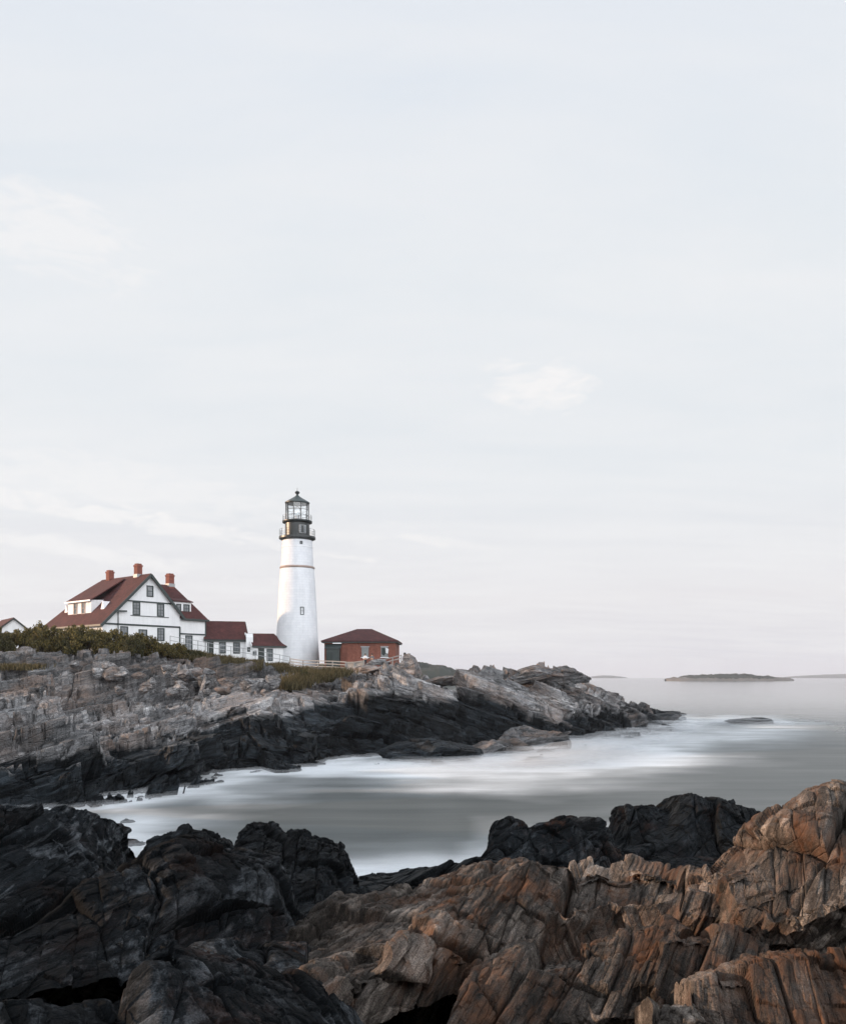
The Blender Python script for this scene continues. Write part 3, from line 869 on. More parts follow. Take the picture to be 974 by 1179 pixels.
t = NT('sea_mist')
k, tc, n1 = foam_nodes(t)
t.t.nodes.remove(t.b)
al = t.ramp(k, [(.18, 0.0), (.95, .40)])
ms = t.n('MixShader', i0=al, i1=t.n('BsdfTransparent').outputs[0], i2=t.n('BsdfDiffuse', Color=(.88, .90, .92)).outputs[0])
t.set(t.out.inputs['Surface'], ms.outputs[0])
M['mist'] = t.m
mist = empty('sea_mist', (0, 60, 0))
tag(mist, 'milky veil of blurred surf drifting over the rocks at the waterline', None, None, 'stuff')
gx, gy = np.searchsorted(xs, (-34, 60)), np.searchsorted(ys, (25, 125))
sub = np.arange(nsx * nsy).reshape(nsy, nsx)[gy[0]:gy[1], gx[0]:gx[1]]
for i, hz in enumerate((.10, .20, .32, .45, .60, .80, 1.0)):
    ids = sub.ravel()
    op = np.clip((CX + sx_[ids] / sy_[ids] * F - 400) / 200, 0, 1) if i > 1 else .55 + .45 * np.clip((CX + sx_[ids] / sy_[ids] * F - 400) / 200, 0, 1)
    if i > 3:
        op = .85 * np.clip((CX + sx_[ids] / sy_[ids] * F - 560) / 60, 0, 1)
    fx = op * np.clip(foam[ids] - .06 * i, 0, 1) * np.exp(-np.maximum(shored[ids] - 2, 0) / (6.0 - .6 * i))
    V = np.stack([sx_[ids], sy_[ids] - 60, hz * (1 + .3 * fbm(np.stack([sx_[ids] / 4, sy_[ids] / 4, sx_[ids] * 0 + i], 1), 2, 660))], 1)
    Q = grid_quads(*sub.shape)
    Q = Q[(fx[Q] > .02).any(1)]
    np_mesh('mist_layer', V, Q, M['mist'], True, {'foam': ('FLOAT', fx)}, parent=mist)

# ------------------------------------------------------------------ distant land
M['far_land'] = plain('far_wooded_land', (.020, .027, .020), .9, .5, .02)
M['island_rock'] = plain('island_rock', (.13, .12, .11), .9, .4, .03)


def island(name, prof, Y, depth, mat, label, rough=.08, nu=260, seed=1):
    """low land: crest profile (px, py) at distance Y, rounded front and back"""
    px = np.linspace(prof[0][0], prof[-1][0], nu)
    py = np.interp(px, [p[0] for p in prof], [p[1] for p in prof])
    x, h = (px - CX) * Y / F, np.maximum(CH - (py - HY) * Y / F, .2)
    v = np.linspace(-1, 1, 40)
    H = h[None] * np.sqrt(np.clip(1 - np.abs(v[:, None]) ** 2.2, 0, 1))
    X = np.repeat(x[None], 40, 0)
    w = np.minimum(1, np.minimum(x - x[0], x[-1] - x) / (depth * .5))[None]
    YY = Y + v[:, None] * depth * np.sqrt(np.clip(w, .02, 1))
    V = np.stack([X, YY, H - .5], -1).reshape(-1, 3)
    V[:, 2] += H.ravel() * rough * 2.2 * fbm(V / (h.max() * .9), 5, seed, .6)
    o = np_mesh(name, V, grid_quads(40, nu), mat, True)
    return tag(o, label, None, None, 'structure')


island('hill', [(440, 765), (470, 765), (490, 766), (505, 767.5), (520, 770), (533, 775), (545, 779)], 750, 60, M['far_land'], 'dark wooded point across the water behind the rocks', .14, seed=3)
island('island', [(766, 781.6), (776, 780.2), (795, 779.4), (850, 779), (890, 779.8), (905, 780.8), (912, 781.6)], 1500, 45, M['island_rock'], 'low rocky island on the horizon', .25, seed=4)
island('island', [(778, 780.6), (792, 778.0), (805, 777.4), (822, 776.6), (835, 776.4), (848, 777), (858, 776.4), (868, 777), (880, 778.2), (894, 780.2), (902, 780.8)], 1500, 40, M['far_land'], 'dark scrub covering the low island on the horizon', .2, seed=5)
island('island', [(676, 779.8), (690, 778.2), (700, 777.8), (712, 779), (720, 779.8)], 6500, 300, M['far_land'], 'faint far island on the horizon left of the low rocky island', .05, seed=6)
island('island', [(905, 779.8), (930, 778), (960, 776.6), (1000, 775.5), (1080, 777), (1160, 779.8)], 6500, 400, M['far_land'], 'faint far coast on the horizon at the right edge', .05, seed=7)

# ------------------------------------------------------------------ building materials
def board_mat(name, col, pitch=.14):
    """painted clapboard: shallow horizontal laps in world height"""
    t = NT(name)
    tc = t.n('TexCoord').outputs['Object']
    z = t.n('SeparateXYZ', Vector=tc).outputs[2]
    lap = t.math('FRACT', t.math('DIVIDE', z, pitch))
    nz = t.noise(tc, .5, 6, .6)
    n2 = t.noise(t.vmul(tc, (3, 3, .4)), 1.0, 4, .6)
    c = t.mix(1.0, col, t.ramp(t.math('ADD', t.math('MULTIPLY', nz, .5), t.math('MULTIPLY', n2, .5)), [(.3, .84), (.62, 1.0)]), 'MULTIPLY')
    t.set(t.b.inputs['Base Color'], c)
    t.b.inputs['Roughness'].default_value = .6
    t.set(t.b.inputs['Normal'], t.n('Bump', Strength=.5, Distance=.03, Height=lap).outputs[0])
    return t.m


def shingle_mat(name, a, b, bw=.28, bh=.16):
    t = NT(name)
    tc = t.n('TexCoord').outputs['Object']
    s = t.n('SeparateXYZ', Vector=tc)
    v = t.n('CombineXYZ', X=t.math('ADD', s.outputs[0], s.outputs[1]), Y=s.outputs[2], Z=0.0).outputs[0]
    bk = t.n('TexBrick', {'offset': .5}, Vector=v, Color1=a, Color2=b, Mortar=tuple(x * .5 for x in a), Scale=1.0, Mortar_Size=.012, Bias=0.0)
    bk.inputs['Brick Width'].default_value = bw
    bk.inputs['Row Height'].default_value = bh
    nz = t.ramp(t.math('ADD', t.math('MULTIPLY', t.noise(tc, .45, 7, .7), .6), t.math('MULTIPLY', t.noise(t.vmul(tc, (2.5, 2.5, .5)), 1.0, 4, .6), .4)), [(.32, .6), (.5, 1.0), (.68, 1.4)])
    c = t.mix(1.0, bk.outputs['Color'], nz, 'MULTIPLY')
    t.set(t.b.inputs['Base Color'], c)
    t.b.inputs['Roughness'].default_value = .85
    t.set(t.b.inputs['Normal'], t.n('Bump', Strength=.4, Distance=.03, Height=bk.outputs['Fac']).outputs[0])
    return t.m


M['clap'] = board_mat('white_clapboard', (.84, .85, .87))
M['shingle'] = shingle_mat('red_roof_shingle', (.058, .016, .016), (.090, .026, .024))
M['brick'] = shingle_mat('red_brick', (.20, .070, .047), (.27, .102, .070), .24, .085)
M['chim'] = shingle_mat('chimney_brick', (.22, .070, .050), (.29, .098, .070), .24, .085)
M['green'] = plain('dark_green_trim_paint', (.022, .034, .034), .5, .2)
M['door'] = plain('dark_green_door_paint', (.010, .018, .017), .5, .2)
M['ltgreen'] = plain('green_vestibule_paint', (.020, .030, .029), .5, .2)
M['white'] = plain('white_trim_paint', (.80, .81, .83), .5, .08)
M['iron'] = plain('black_painted_iron', (.012, .017, .018), .38, .25)
M['copper'] = plain('weathered_roof_metal', (.045, .062, .064), .45, .3)
M['band'] = plain('rusty_band', (.33, .26, .225), .7, .4, 1.0)
M['steel'] = plain('galvanised_rail', (.30, .31, .32), .45, .15)
M['wood'] = plain('weathered_grey_wood', (.30, .29, .275), .8, .25, 3.0)
M['fade'] = plain('faded_window_boards', (.22, .23, .23), .7, .2)
t = NT('window_glass')
t.set(t.b.inputs['Base Color'], t.mix(t.noise(t.n('TexCoord').outputs['Object'], 1.3, 2), (.03, .04, .045), (.28, .30, .32)))
t.b.inputs['Roughness'].default_value = .08
M['glass'] = t.m
t = NT('lantern_glass')
t.t.nodes.remove(t.b)
fr_ = t.n('Fresnel', IOR=1.45).outputs[0]
t.set(t.out.inputs['Surface'], t.n('MixShader', i0=t.math('ADD', t.math('MULTIPLY', fr_, .8), .08), i1=t.n('BsdfTransparent', Color=(.93, .95, .96)).outputs[0],
                                   i2=t.n('BsdfGlossy', Color=(1, 1, 1), Roughness=.03).outputs[0]).outputs[0])
M['lens_glass'] = t.m
# tower paint: white over rubble masonry, faint courses
t = NT('tower_white_paint')
tc = t.n('TexCoord').outputs['Object']
s = t.n('SeparateXYZ', Vector=tc)
ang = t.math('MULTIPLY', t.math('ARCTAN2', s.outputs[1], s.outputs[0]), 2.6)
bk = t.n('TexBrick', {'offset': .5}, Vector=t.n('CombineXYZ', X=ang, Y=s.outputs[2], Z=0.0).outputs[0], Color1=(.75, .765, .795), Color2=(.70, .72, .755), Mortar=(.66, .68, .71),
         Scale=1.0, Mortar_Size=.02)
bk.inputs['Brick Width'].default_value = .75
bk.inputs['Row Height'].default_value = .36
nz = t.ramp(t.noise(t.vmul(tc, (1, 1, .35)), 1.2, 7, .6), [(.3, .88), (.6, 1.0)])
t.set(t.b.inputs['Base Color'], t.mix(1.0, bk.outputs['Color'], nz, 'MULTIPLY'))
t.b.inputs['Roughness'].default_value = .6
t.set(t.b.inputs['Normal'], t.n('Bump', Strength=.35, Distance=.04, Height=t.math('ADD', bk.outputs['Fac'], t.noise(tc, 2.5, 4))).outputs[0])
M['tower'] = t.m

# ------------------------------------------------------------------ lighthouse
TX, TY = (342.3 - CX) * .125, 125.0
lh = empty('lighthouse', (TX, TY, 7.6))
tag(lh, 'tall white conical lighthouse tower with black lantern room', 'lighthouse')


def tz(py):
    return CH - (py - HY) * .125 - 7.6


def px2(r):
    return r * .125


tower = MB().lathe([(px2(25.6), -.5), (px2(25.3), tz(761)), (px2(23.8), tz(735)), (px2(22.1), tz(700)), (px2(20.4), tz(670)), (px2(19.3), tz(655.5))], 72).build('tower', M['tower'], lh, True)
MB().lathe([(px2(19.5), tz(655.4)), (px2(20.1), tz(654.4)), (px2(20.0), tz(653.6)), (px2(19.3), tz(652.8))], 72).build('band', M['band'], lh, True)
up = MB().lathe([(px2(18.7), tz(653.2)), (px2(17.6), tz(633)), (px2(17.1), tz(622.5))], 72).build('upper_tower', M['tower'], lh, True)
MB().lathe([(px2(17.3), tz(631.3)), (px2(17.8), tz(631)), (px2(17.8), tz(630.4)), (px2(17.3), tz(630.2))], 72).build('string_course', M['white'], lh, True)
MB().lathe([(px2(17.0), tz(623)), (px2(18.4), tz(622)), (px2(20.6), tz(621)), (px2(20.9), tz(620.8)), (px2(20.9), tz(618.6)), (px2(14), tz(618.5))], 64).build('gallery', M['iron'], lh, True)


def railing(r, z0, z1, n, pr, rr, name):
    m = MB()
    for i in range(n):
        a = 2 * math.pi * (i + .5) / n
        m.tube((r * math.cos(a), r * math.sin(a), z0), (r * math.cos(a), r * math.sin(a), z1 + .06), pr, pr, 6)
    for zz_ in np.linspace(z0 + (z1 - z0) * .34, z1, 3):
        for i in range(48):
            a, b = 2 * math.pi * i / 48, 2 * math.pi * (i + 1) / 48
            m.bar((r * math.cos(a), r * math.sin(a), zz_), (r * math.cos(b), r * math.sin(b), zz_), rr)
    return m.build(name, M['iron'], lh)


railing(px2(20.2), tz(618.6), tz(610.5), 14, .028, .022, 'gallery_railing')
wr = MB().lathe([(px2(14.0), tz(618.5)), (px2(13.9), tz(602.5))], 48).build('watch_room', M['iron'], lh, True)
MB().lathe([(px2(14.2), tz(603)), (px2(16.9), tz(602.3)), (px2(17.1), tz(602)), (px2(17.1), tz(600.2)), (px2(12), tz(600))], 48).build('upper_gallery', M['iron'], lh, True)
railing(px2(16.5), tz(600.2), tz(594), 12, .022, .018, 'upper_railing')
GR = px2(13.1)
lg = MB()
for i in range(10):
    a0, a1 = 2 * math.pi * (i + .2) / 10, 2 * math.pi * (i + 1.2) / 10
    p = [(GR * .985 * math.cos(a), GR * .985 * math.sin(a)) for a in (a0, a1)]
    lg.add([(p[0][0], p[0][1], tz(600)), (p[1][0], p[1][1], tz(600)), (p[1][0], p[1][1], tz(579.5)), (p[0][0], p[0][1], tz(579.5))], [(0, 1, 2, 3)])
lant = empty('lantern_room', (0, 0, 0))
lant.parent = lh
lg.build('glazing', M['lens_glass'], lant)
lf = MB()
for i in range(10):
    a = 2 * math.pi * (i + .2) / 10
    a1 = 2 * math.pi * (i + 1.2) / 10
    p0, p1 = (GR * math.cos(a), GR * math.sin(a)), (GR * math.cos(a1), GR * math.sin(a1))
    lf.tube((*p0, tz(600)), (*p0, tz(579)), .05, .05, 6)
    for py_ in (599.6, 594, 587.5, 580.2):
        lf.bar((*p0, tz(py_)), (*p1, tz(py_)), .07 if py_ in (599.6, 580.2) else .045)
lf.build('lantern_frame', M['iron'], lant)
MB().lathe([(.28, tz(600)), (.34, tz(595)), (.52, tz(593)), (.60, tz(590)), (.52, tz(586.5)), (.30, tz(584)), (.08, tz(583))], 24).build('beacon_lens', M['lens_glass'], lant, True)
MB().lathe([(.22, tz(600)), (.22, tz(594.5)), (.36, tz(594.3)), (.36, tz(593.6))], 16).build('pedestal', M['white'], lant, True)
rf = MB().lathe([(px2(13.2), tz(580)), (px2(14.1), tz(579.6)), (px2(14.1), tz(578.6)), (px2(11.8), tz(577.2)), (px2(7.5), tz(574.6)), (px2(3.6), tz(572.2)), (px2(1.6), tz(570.6)),
                 (px2(1.3), tz(569.4))], 40).build('lantern_roof', M['copper'], lh, True)
MB().lathe([(.12, tz(569.8)), (.14, tz(569)), (.30, tz(568.2)), (.35, tz(567.2)), (.28, tz(566)), (.10, tz(565.3)), (.03, tz(565)), (.02, tz(561.5))], 20).build('ball_finial', M['iron'], lh, True)


def tower_window(px, py, r, w, h, nm='window'):
    """small window set into the tower face that looks at px"""
    dx = (px - 342.3) * .125
    a = math.asin(dx / r)
    d = Vector((math.sin(a), -math.cos(a), 0))
    rt = Vector((math.cos(a), math.sin(a), 0))
    c = d * r + Vector((0, 0, tz(py)))
    f = MB()
    for s in (-1, 1):
        f.bar(c + rt * s * w / 2 - Vector((0, 0, h / 2)) - d * .05, c + rt * s * w / 2 + Vector((0, 0, h / 2)) - d * .05, .09, .3, d)
        f.bar(c - rt * (w / 2 + .05) + Vector((0, 0, s * h / 2)) - d * .05, c + rt * (w / 2 + .05) + Vector((0, 0, s * h / 2)) - d * .05, .3, .09)
    f.bar(c - rt * w / 2 - d * .02, c + rt * w / 2 - d * .02, .1, .04)
    o = f.build(nm, M['green'], lh)
    p = MB()
    q = [c + rt * a_ * w / 2 + Vector((0, 0, b_ * h / 2)) - d * .02 for a_, b_ in ((-1, -1), (1, -1), (1, 1), (-1, 1))]
    p.slab(q, .15, tuple(-d)).build('pane', M['glass'], o)


tower_window(350.6, 705, px2(22.15), .42, 1.05)
tower_window(349.0, 627, px2(17.35), .26, .30, 'porthole')
ww = MB()
for (px, py, w_, h_) in ((350, 611, 1.0, 1.1),):
    a = math.asin((px - 342.3) * .125 / px2(13.95))
    d, rt = Vector((math.sin(a), -math.cos(a), 0)), Vector((math.cos(a), math.sin(a), 0))
    c = d * px2(14.0) + Vector((0, 0, tz(py)))
    for s in (-1, 1):
        ww.bar(c + rt * s * w_ / 2 - Vector((0, 0, h_ / 2)), c + rt * s * w_ / 2 + Vector((0, 0, h_ / 2)), .07, .12, d)
        ww.bar(c - rt * w_ / 2 + Vector((0, 0, s * h_ / 2)), c + rt * w_ / 2 + Vector((0, 0, s * h_ / 2)), .12, .07)
    o = ww.build('watch_window', M['steel'], lh)
    MB().slab([c + rt * a_ * w_ / 2 + Vector((0, 0, b_ * h_ / 2)) - d * .02 for a_, b_ in ((-1, -1), (1, -1), (1, 1), (-1, 1))], .12, tuple(-d)).build('pane', M['glass'], o)

# ------------------------------------------------------------------ keeper's house
HZ = 9.4
kh = empty('keepers_house', (-40.33, 109.3, HZ), R(50))
tag(kh, "large white clapboard keeper's house with dark red roof and three brick chimneys", 'house')
KL = 14.8                 # length back from the gable wall
EZ, PZ, PX, RZ_, WX = 3.55, 10.1, 6.67, 5.1, 11.34
w_ = MB()
w_.slab([(0, 0, -1.5), (WX, 0, -1.5), (WX, 0, RZ_), (PX, 0, PZ), (0, 0, EZ)], 11.6, (0, 1, 0))
w_.box(.003, WX - .003, 11.5, KL, -1.5, EZ - .1)
w_.box(WX - .4, WX + 4.39, .30, 9.0, -1.5, 4.65)
w_.build('wall', M['clap'], kh)
rf_ = MB()
oh = .45
zl = EZ - oh * (PZ - EZ) / PX + .18
RI = 11.8                 # ridge end, hipped beyond
zr = RZ_ - oh * (PZ - RZ_) / (WX - PX) + .18
rf_.slab([(-oh, -oh, zl), (PX, -oh, PZ + .18), (PX, RI, PZ + .18), (-oh, KL + oh, zl)][::-1], .2, (0, 0, -1))
rf_.slab([(PX, -oh, PZ + .18), (WX + oh, -oh, zr), (WX + oh, KL + oh, zr), (PX, RI, PZ + .18)][::-1], .2, (0, 0, -1))
rf_.slab([(-oh, KL + oh, zl), (PX, RI, PZ + .18), (WX + oh, KL + oh, zr)], .2, (0, 0, -1))
# cross wing, hipped at its free end with a flared foot
rf_.slab([(WX + .25, -.15, 4.62), (15.95, -.15, 4.62), (15.2, 1.1, 6.0), (WX - .2, 1.1, 6.0)], .2, (0, 0, -1))
rf_.slab([(WX - .2, 1.1, 6.0), (15.2, 1.1, 6.0), (13.3, 4.5, 9.55), (9.0, 4.5, 9.55)], .2, (0, 0, -1))
rf_.slab([(15.95, -.15, 4.62), (16.15, 9.3, 4.62), (15.2, 8.0, 6.0), (15.2, 1.1, 6.0)], .2, (0, 0, -1))
rf_.slab([(15.2, 1.1, 6.0), (15.2, 8.0, 6.0), (13.3, 4.5, 9.55)], .2, (0, 0, -1))
rf_.slab([(9.0, 4.5, 9.55), (13.3, 4.5, 9.55), (15.2, 8.0, 6.0), (16.15, 9.3, 4.62), (9, 9.3, 4.62)], .2, (0, 0, -1))
roof = rf_.build('roof', M['shingle'], kh)
tr = MB()
for (a, b) in (((-oh, -oh - .03, zl - .22), (PX, -oh - .03, PZ - .04)), ((PX, -oh - .03, PZ - .04), (WX + oh, -oh - .03, zr - .22))):
    tr.bar(a, b, .12, .34, (0, 0, 1))
tr.bar((-.02, -.05, 3.40), (WX + .02, -.05, 3.40), .08, .22)           # belt course
tr.bar((2.95, -.05, 6.50), (WX - 1.35, -.05, 6.50), .08, .18)
tr.bar((3.9, -.05, 4.62), (9.6, -.05, 4.62), .06, .08)
tr.bar((WX + .05, .25, 2.55), (WX + 4.4, .25, 2.55), .08, .2)
tr.bar((WX + .2, -.12, 4.52), (16.0, -.12, 4.52), .14, .26)
tr.bar((16.0, -.2, 4.52), (16.2, 9.3, 4.52), .14, .26)
tr.bar((WX - .02, -.06, -1), (WX - .02, -.06, 3.4), .16, .14, (0, 1, 0))
tr.bar((WX + 4.40, .26, -1), (WX + 4.40, .26, 4.4), .14, .14, (0, 1, 0))
tr.bar((-oh - .02, -oh, zl - .12), (-oh - .02, KL + oh, zl - .12), .12, .24)
tr.build('trim', M['green'], kh)
dp = MB()
dp.tube((2.1, -.12, 0), (2.1, -.12, 5.0), .06, .06, 8)
dp.bar((1.5, -.5, 5.05), (3.2, -.3, 5.1), .16, .2)
dp.build('downpipe', M['green'], kh)


def wall_window(par, o, rt, d, w, h, mat='green', cols=2, rows=4, pane='glass', fw=.13, nm='window', sill=False):
    """framed sash window: o centre on the wall, rt along the wall, d outward"""
    o, rt, d = Vector(o), Vector(rt).normalized(), Vector(d).normalized()
    z = Vector((0, 0, 1))
    f = MB()
    for s in (-1, 1):
        f.bar(o + rt * s * w / 2 - z * h / 2 + d * .03, o + rt * s * w / 2 + z * h / 2 + d * .03, fw, .1, d)
        f.bar(o - rt * (w / 2 + fw / 2) + z * s * (h / 2 + .002) + d * .035, o + rt * (w / 2 + fw / 2) + z * s * (h / 2 + .002) + d * .035, .1, fw)
    for i in range(1, cols):
        x = -w / 2 + w * i / cols
        f.bar(o + rt * x - z * h / 2 + d * .02, o + rt * x + z * h / 2 + d * .02, .035, .04, d)
    for i in range(1, rows):
        y = -h / 2 + h * i / rows
        k = .07 if i * 2 == rows else .035
        f.bar(o - rt * w / 2 + z * y + d * .022, o + rt * w / 2 + z * y + d * .022, .04, k)
    ob = f.build(nm, M[mat], par)
    MB().slab([o + rt * a * w / 2 + z * b * h / 2 + d * .008 for a, b in ((-1, -1), (1, -1), (1, 1), (-1, 1))], .06, tuple(-d)).build('pane', M[pane], ob)
    if sill:
        MB().bar(o - rt * (w / 2 + .15) - z * (h / 2 + .12) + d * .06, o + rt * (w / 2 + .15) - z * (h / 2 + .12) + d * .06, .16, .1).build('sill', M['white'], ob)
    return ob


fx, fd = (1, 0, 0), (0, -1, 0)
for x in (4.75, 8.35):
    wall_window(kh, (x, 0, 5.55), fx, fd, .95, 1.6)
wall_window(kh, (6.75, 0, 7.95), fx, fd, .85, 1.35, rows=2, cols=1)
for x in (3.0, 8.4):
    wall_window(kh, (x, 0, 2.3), fx, fd, .95, 1.6)
wall_window(kh, (5.7, 0, 2.2), fx, fd, 1.1, 1.2, rows=2)
wall_window(kh, (13.0, .30, 1.3), fx, fd, 1.0, 2.0)
# dormer of the cross wing
d1 = MB().slab([(11.3, .85, 5.2), (13.75, .85, 5.2), (13.75, .85, 7.05), (10.9, .85, 7.05)], 2.2, (0, 1, 0)).build('dormer', M['clap'], kh)
MB().slab([(10.8, .6, 7.06), (13.95, .6, 7.06), (13.95, 2.6, 7.62), (10.8, 2.6, 7.62)], .13, (0, 0, -1)).build('dormer_roof', M['shingle'], d1)
wall_window(d1, (13.0, .85, 6.1), fx, fd, .85, 1.0, rows=2)
wall_window(d1, (11.75, .85, 6.1), fx, fd, .6, 1.0, rows=2, cols=1)
# wide dormer on the long side slope
sl = (PZ - EZ) / PX
xd = 1.35
d2 = MB().slab([(xd, 5.2, EZ + xd * sl), (xd, 5.2, 6.75), (xd + 3.1, 5.2, 6.95)], 6.0, (0, 1, 0)).build('dormer', M['clap'], kh)
MB().slab([(xd - .3, 4.95, 6.72), (xd - .3, 11.5, 6.72), (PX - .6, 11.5, PZ - .15), (PX - .6, 4.95, PZ - .15)][::-1], .16, (0, 0, -1)).build('dormer_roof', M['shingle'], d2)
MB().bar((xd - .32, 4.9, 6.66), (xd - .32, 11.5, 6.66), .1, .2).build('fascia', M['white'], d2)
for y in (7.1, 9.15):
    wall_window(d2, (xd, y, 5.75), (0, -1, 0), (-1, 0, 0), .8, 1.5, rows=2, cols=1, mat='band')
for y in (3.1, 12.5):
    zc = EZ + 2.0 * sl
    MB().add([(1.75, y - .5, zc - .35), (1.75, y + .5, zc - .35), (1.75, y, zc + 1.0), (3.0, y, zc + 1.0)], [(0, 2, 1), (0, 3, 2), (1, 2, 3), (0, 1, 3)]).build('roof_vent', M['white'], kh)


def chimney(par, x, y, z0, z1, s):
    m = MB()
    m.box(x - s / 2, x + s / 2, y - s / 2, y + s / 2, z0, z1)
    m.box(x - s / 2 - .06, x + s / 2 + .06, y - s / 2 - .06, y + s / 2 + .06, z1 + .002, z1 + .22)
    m.box(x - s / 2 + .05, x + s / 2 - .05, y - s / 2 + .05, y + s / 2 - .05, z1 + .224, z1 + .42)
    c = m.build('chimney', M['chim'], par)
    MB().box(x - s / 2 - .07, x + s / 2 + .07, y - s / 2 - .07, y + s / 2 + .07, z0 + .3, z0 + .75).build('flashing', M['steel'], c)


chimney(kh, PX, 9.7, PZ - .9, PZ + .95, .78)
chimney(kh, PX - .1, 2.5, PZ - .5, PZ + 1.25, .78)
chimney(kh, 12.8, 4.5, 9.0, 10.75, .85)

# ------------------------------------------------------------------ the two low annexes
an = empty('annex', (*P(238, 752, 121.5)[:2], 8.4), R(16))
tag(an, "long low white annex with red roof between the keeper's house and the small annex", 'building')
AW = 5.8
MB().slab([(-.2, 0, -1), (-.2, 0, 3.1), (-.2, 2.4, 5.35), (-.2, 4.8, 3.1), (-.2, 4.8, -1)], AW, (1, 0, 0)).build('wall', M['clap'], an)
r1 = MB()
r1.slab([(-.4, -.35, 2.95), (AW - .05, -.35, 2.95), (AW - .35, 2.4, 5.65), (-.4, 2.4, 5.65)], .18, (0, 0, -1))
r1.slab([(-.4, 2.4, 5.65), (AW - .35, 2.4, 5.65), (AW - .05, 5.15, 2.95), (-.4, 5.15, 2.95)], .18, (0, 0, -1))
r1.build('roof', M['shingle'], an)
g1 = MB()
g1.bar((-.4, -.3, 2.78), (AW, -.3, 2.78), .1, .3)
g1.bar((AW - .02, -.36, 2.8), (AW - .32, 2.4, 5.5), .1, .2)
g1.build('trim', M['green'], an)
MB().box(.05, .95, -.05, .1, .2, 2.6).build('door', M['door'], an)
for x in (2.15, 4.1):
    wall_window(an, (x, 0, 1.75), fx, fd, .8, 1.45, fw=.16)
sm = empty('annex', (*P(291, 757, 121.5)[:2], 8.0), R(12))
tag(sm, 'smallest white annex with red hipped roof joined to the lighthouse base', 'building')
SW = 4.3
MB().slab([(-.9, 0.3, -1), (-.9, .3, 3.6), (-.9, 1.6, 4.2), (-.9, 4.2, 3.0), (-.9, 4.2, -1)], .95, (1, 0, 0)).box(.0, SW, 0, 4.2, -1, 2.55).build('wall', M['clap'], sm)
r2 = MB()
r2.slab([(-.1, -.35, 2.42), (SW + .55, -.35, 2.42), (SW - 1.3, 2.1, 4.25), (-1.0, 2.1, 4.25)], .16, (0, 0, -1))
r2.slab([(SW + .55, -.35, 2.42), (SW + .55, 4.55, 2.42), (SW - 1.3, 2.1, 4.25)], .16, (0, 0, -1))
r2.slab([(-1.0, 2.1, 4.25), (SW - 1.3, 2.1, 4.25), (SW + .55, 4.55, 2.42), (-.1, 4.55, 2.42)], .16, (0, 0, -1))
r2.build('roof', M['shingle'], sm)
g2 = MB()
g2.bar((-.1, -.32, 2.28), (SW + .5, -.32, 2.28), .08, .2)
g2.build('trim', M['green'], sm)
MB().bar((-.14, -.42, 2.42), (-1.05, 2.1, 4.25), .1, .26).build('bargeboard', M['white'], sm)
MB().box(.75, 1.6, -.05, .1, -.3, 2.1).build('door', M['door'], sm)
wall_window(sm, (2.35, 0, 1.15), fx, fd, .75, 1.6, rows=2, cols=2)
wall_window(sm, (.28, 0, 1.35), fx, fd, .4, .45, rows=1, cols=1)
wall_window(sm, (-.55, .3, 1.9), fx, fd, .28, .5, rows=1, cols=1)

# ------------------------------------------------------------------ brick building
BX, BY = (373.5 - CX) * .119, 119.0
bb = empty('brick_building', (BX, BY, 7.4), R(-2))
tag(bb, 'red brick building with low hipped red roof right of the lighthouse', 'building')
BW, BD = 9.75, 8.5
MB().box(0, BW, 0, BD, -1.0, 3.62).build('wall', M['brick'], bb)
rb = MB()
o_ = .42
e = 3.62
A = [(-o_, -o_, e), (BW + o_, -o_, e), (BW + o_, BD + o_, e), (-o_, BD + o_, e)]
r0, r1_ = (4.0, BD / 2, 5.45), (6.1, BD / 2, 5.45)
rb.slab([A[0], A[1], r1_, r0], .16, (0, 0, -1)).slab([A[1], A[2], r1_], .16, (0, 0, -1)).slab([A[2], A[3], r0, r1_], .16, (0, 0, -1)).slab([A[3], A[0], r0], .16, (0, 0, -1))
rb.build('roof', M['shingle'], bb)
MB().box(-o_ + .06, BW + o_ - .06, -o_ + .06, BD + o_ - .06, e - .30, e - .165).build('soffit', M['green'], bb)
vs_ = MB().box(.45, 2.2, -1.25, -.003, -1, 2.62)
vs_.slab([(.2, -1.4, 2.45), (2.4, -1.4, 2.45), (2.4, -.02, 3.05), (.2, -.02, 3.05)], .12, (0, 0, 1))
vest = vs_.build('vestibule', M['ltgreen'], bb)
MB().box(.45, 1.35, -1.31, -1.256, -.6, 2.0).build('door', M['door'], vest)
MB().bar((1.2, -.3, 3.25), (2.4, -.3, 3.25), .2, .12).build('lintel', M['white'], bb)
wn = wall_window(bb, (5.6, 0, 2.05), fx, fd, .85, 1.25, 'fade', 1, 1, 'fade', .1, sill=True)
MB().bar((5.0, -.05, 2.78), (6.2, -.05, 2.78), .16, .12).build('lintel', M['steel'], wn)
wn = wall_window(bb, (8.25, 0, 2.05), fx, fd, .85, 1.25, 'fade', 1, 1, 'fade', .1, sill=True)
MB().bar((7.7, -.05, 2.78), (8.8, -.05, 2.78), .16, .12).build('lintel', M['steel'], wn)
MB().slab([(7.85, -.06, 1.75), (8.2, -.06, 1.55), (8.45, -.06, 1.95), (8.3, -.06, 2.6), (7.85, -.06, 2.65)], .05, (0, 1, 0)).build('broken_pane', M['door'], wn)
MB().slab([(8.42, -.12, 1.95), (8.75, -.3, 1.8), (8.85, -.3, 2.45), (8.42, -.12, 2.68)], .05, (0, 1, 0)).build('loose_shutter', M['white'], wn)

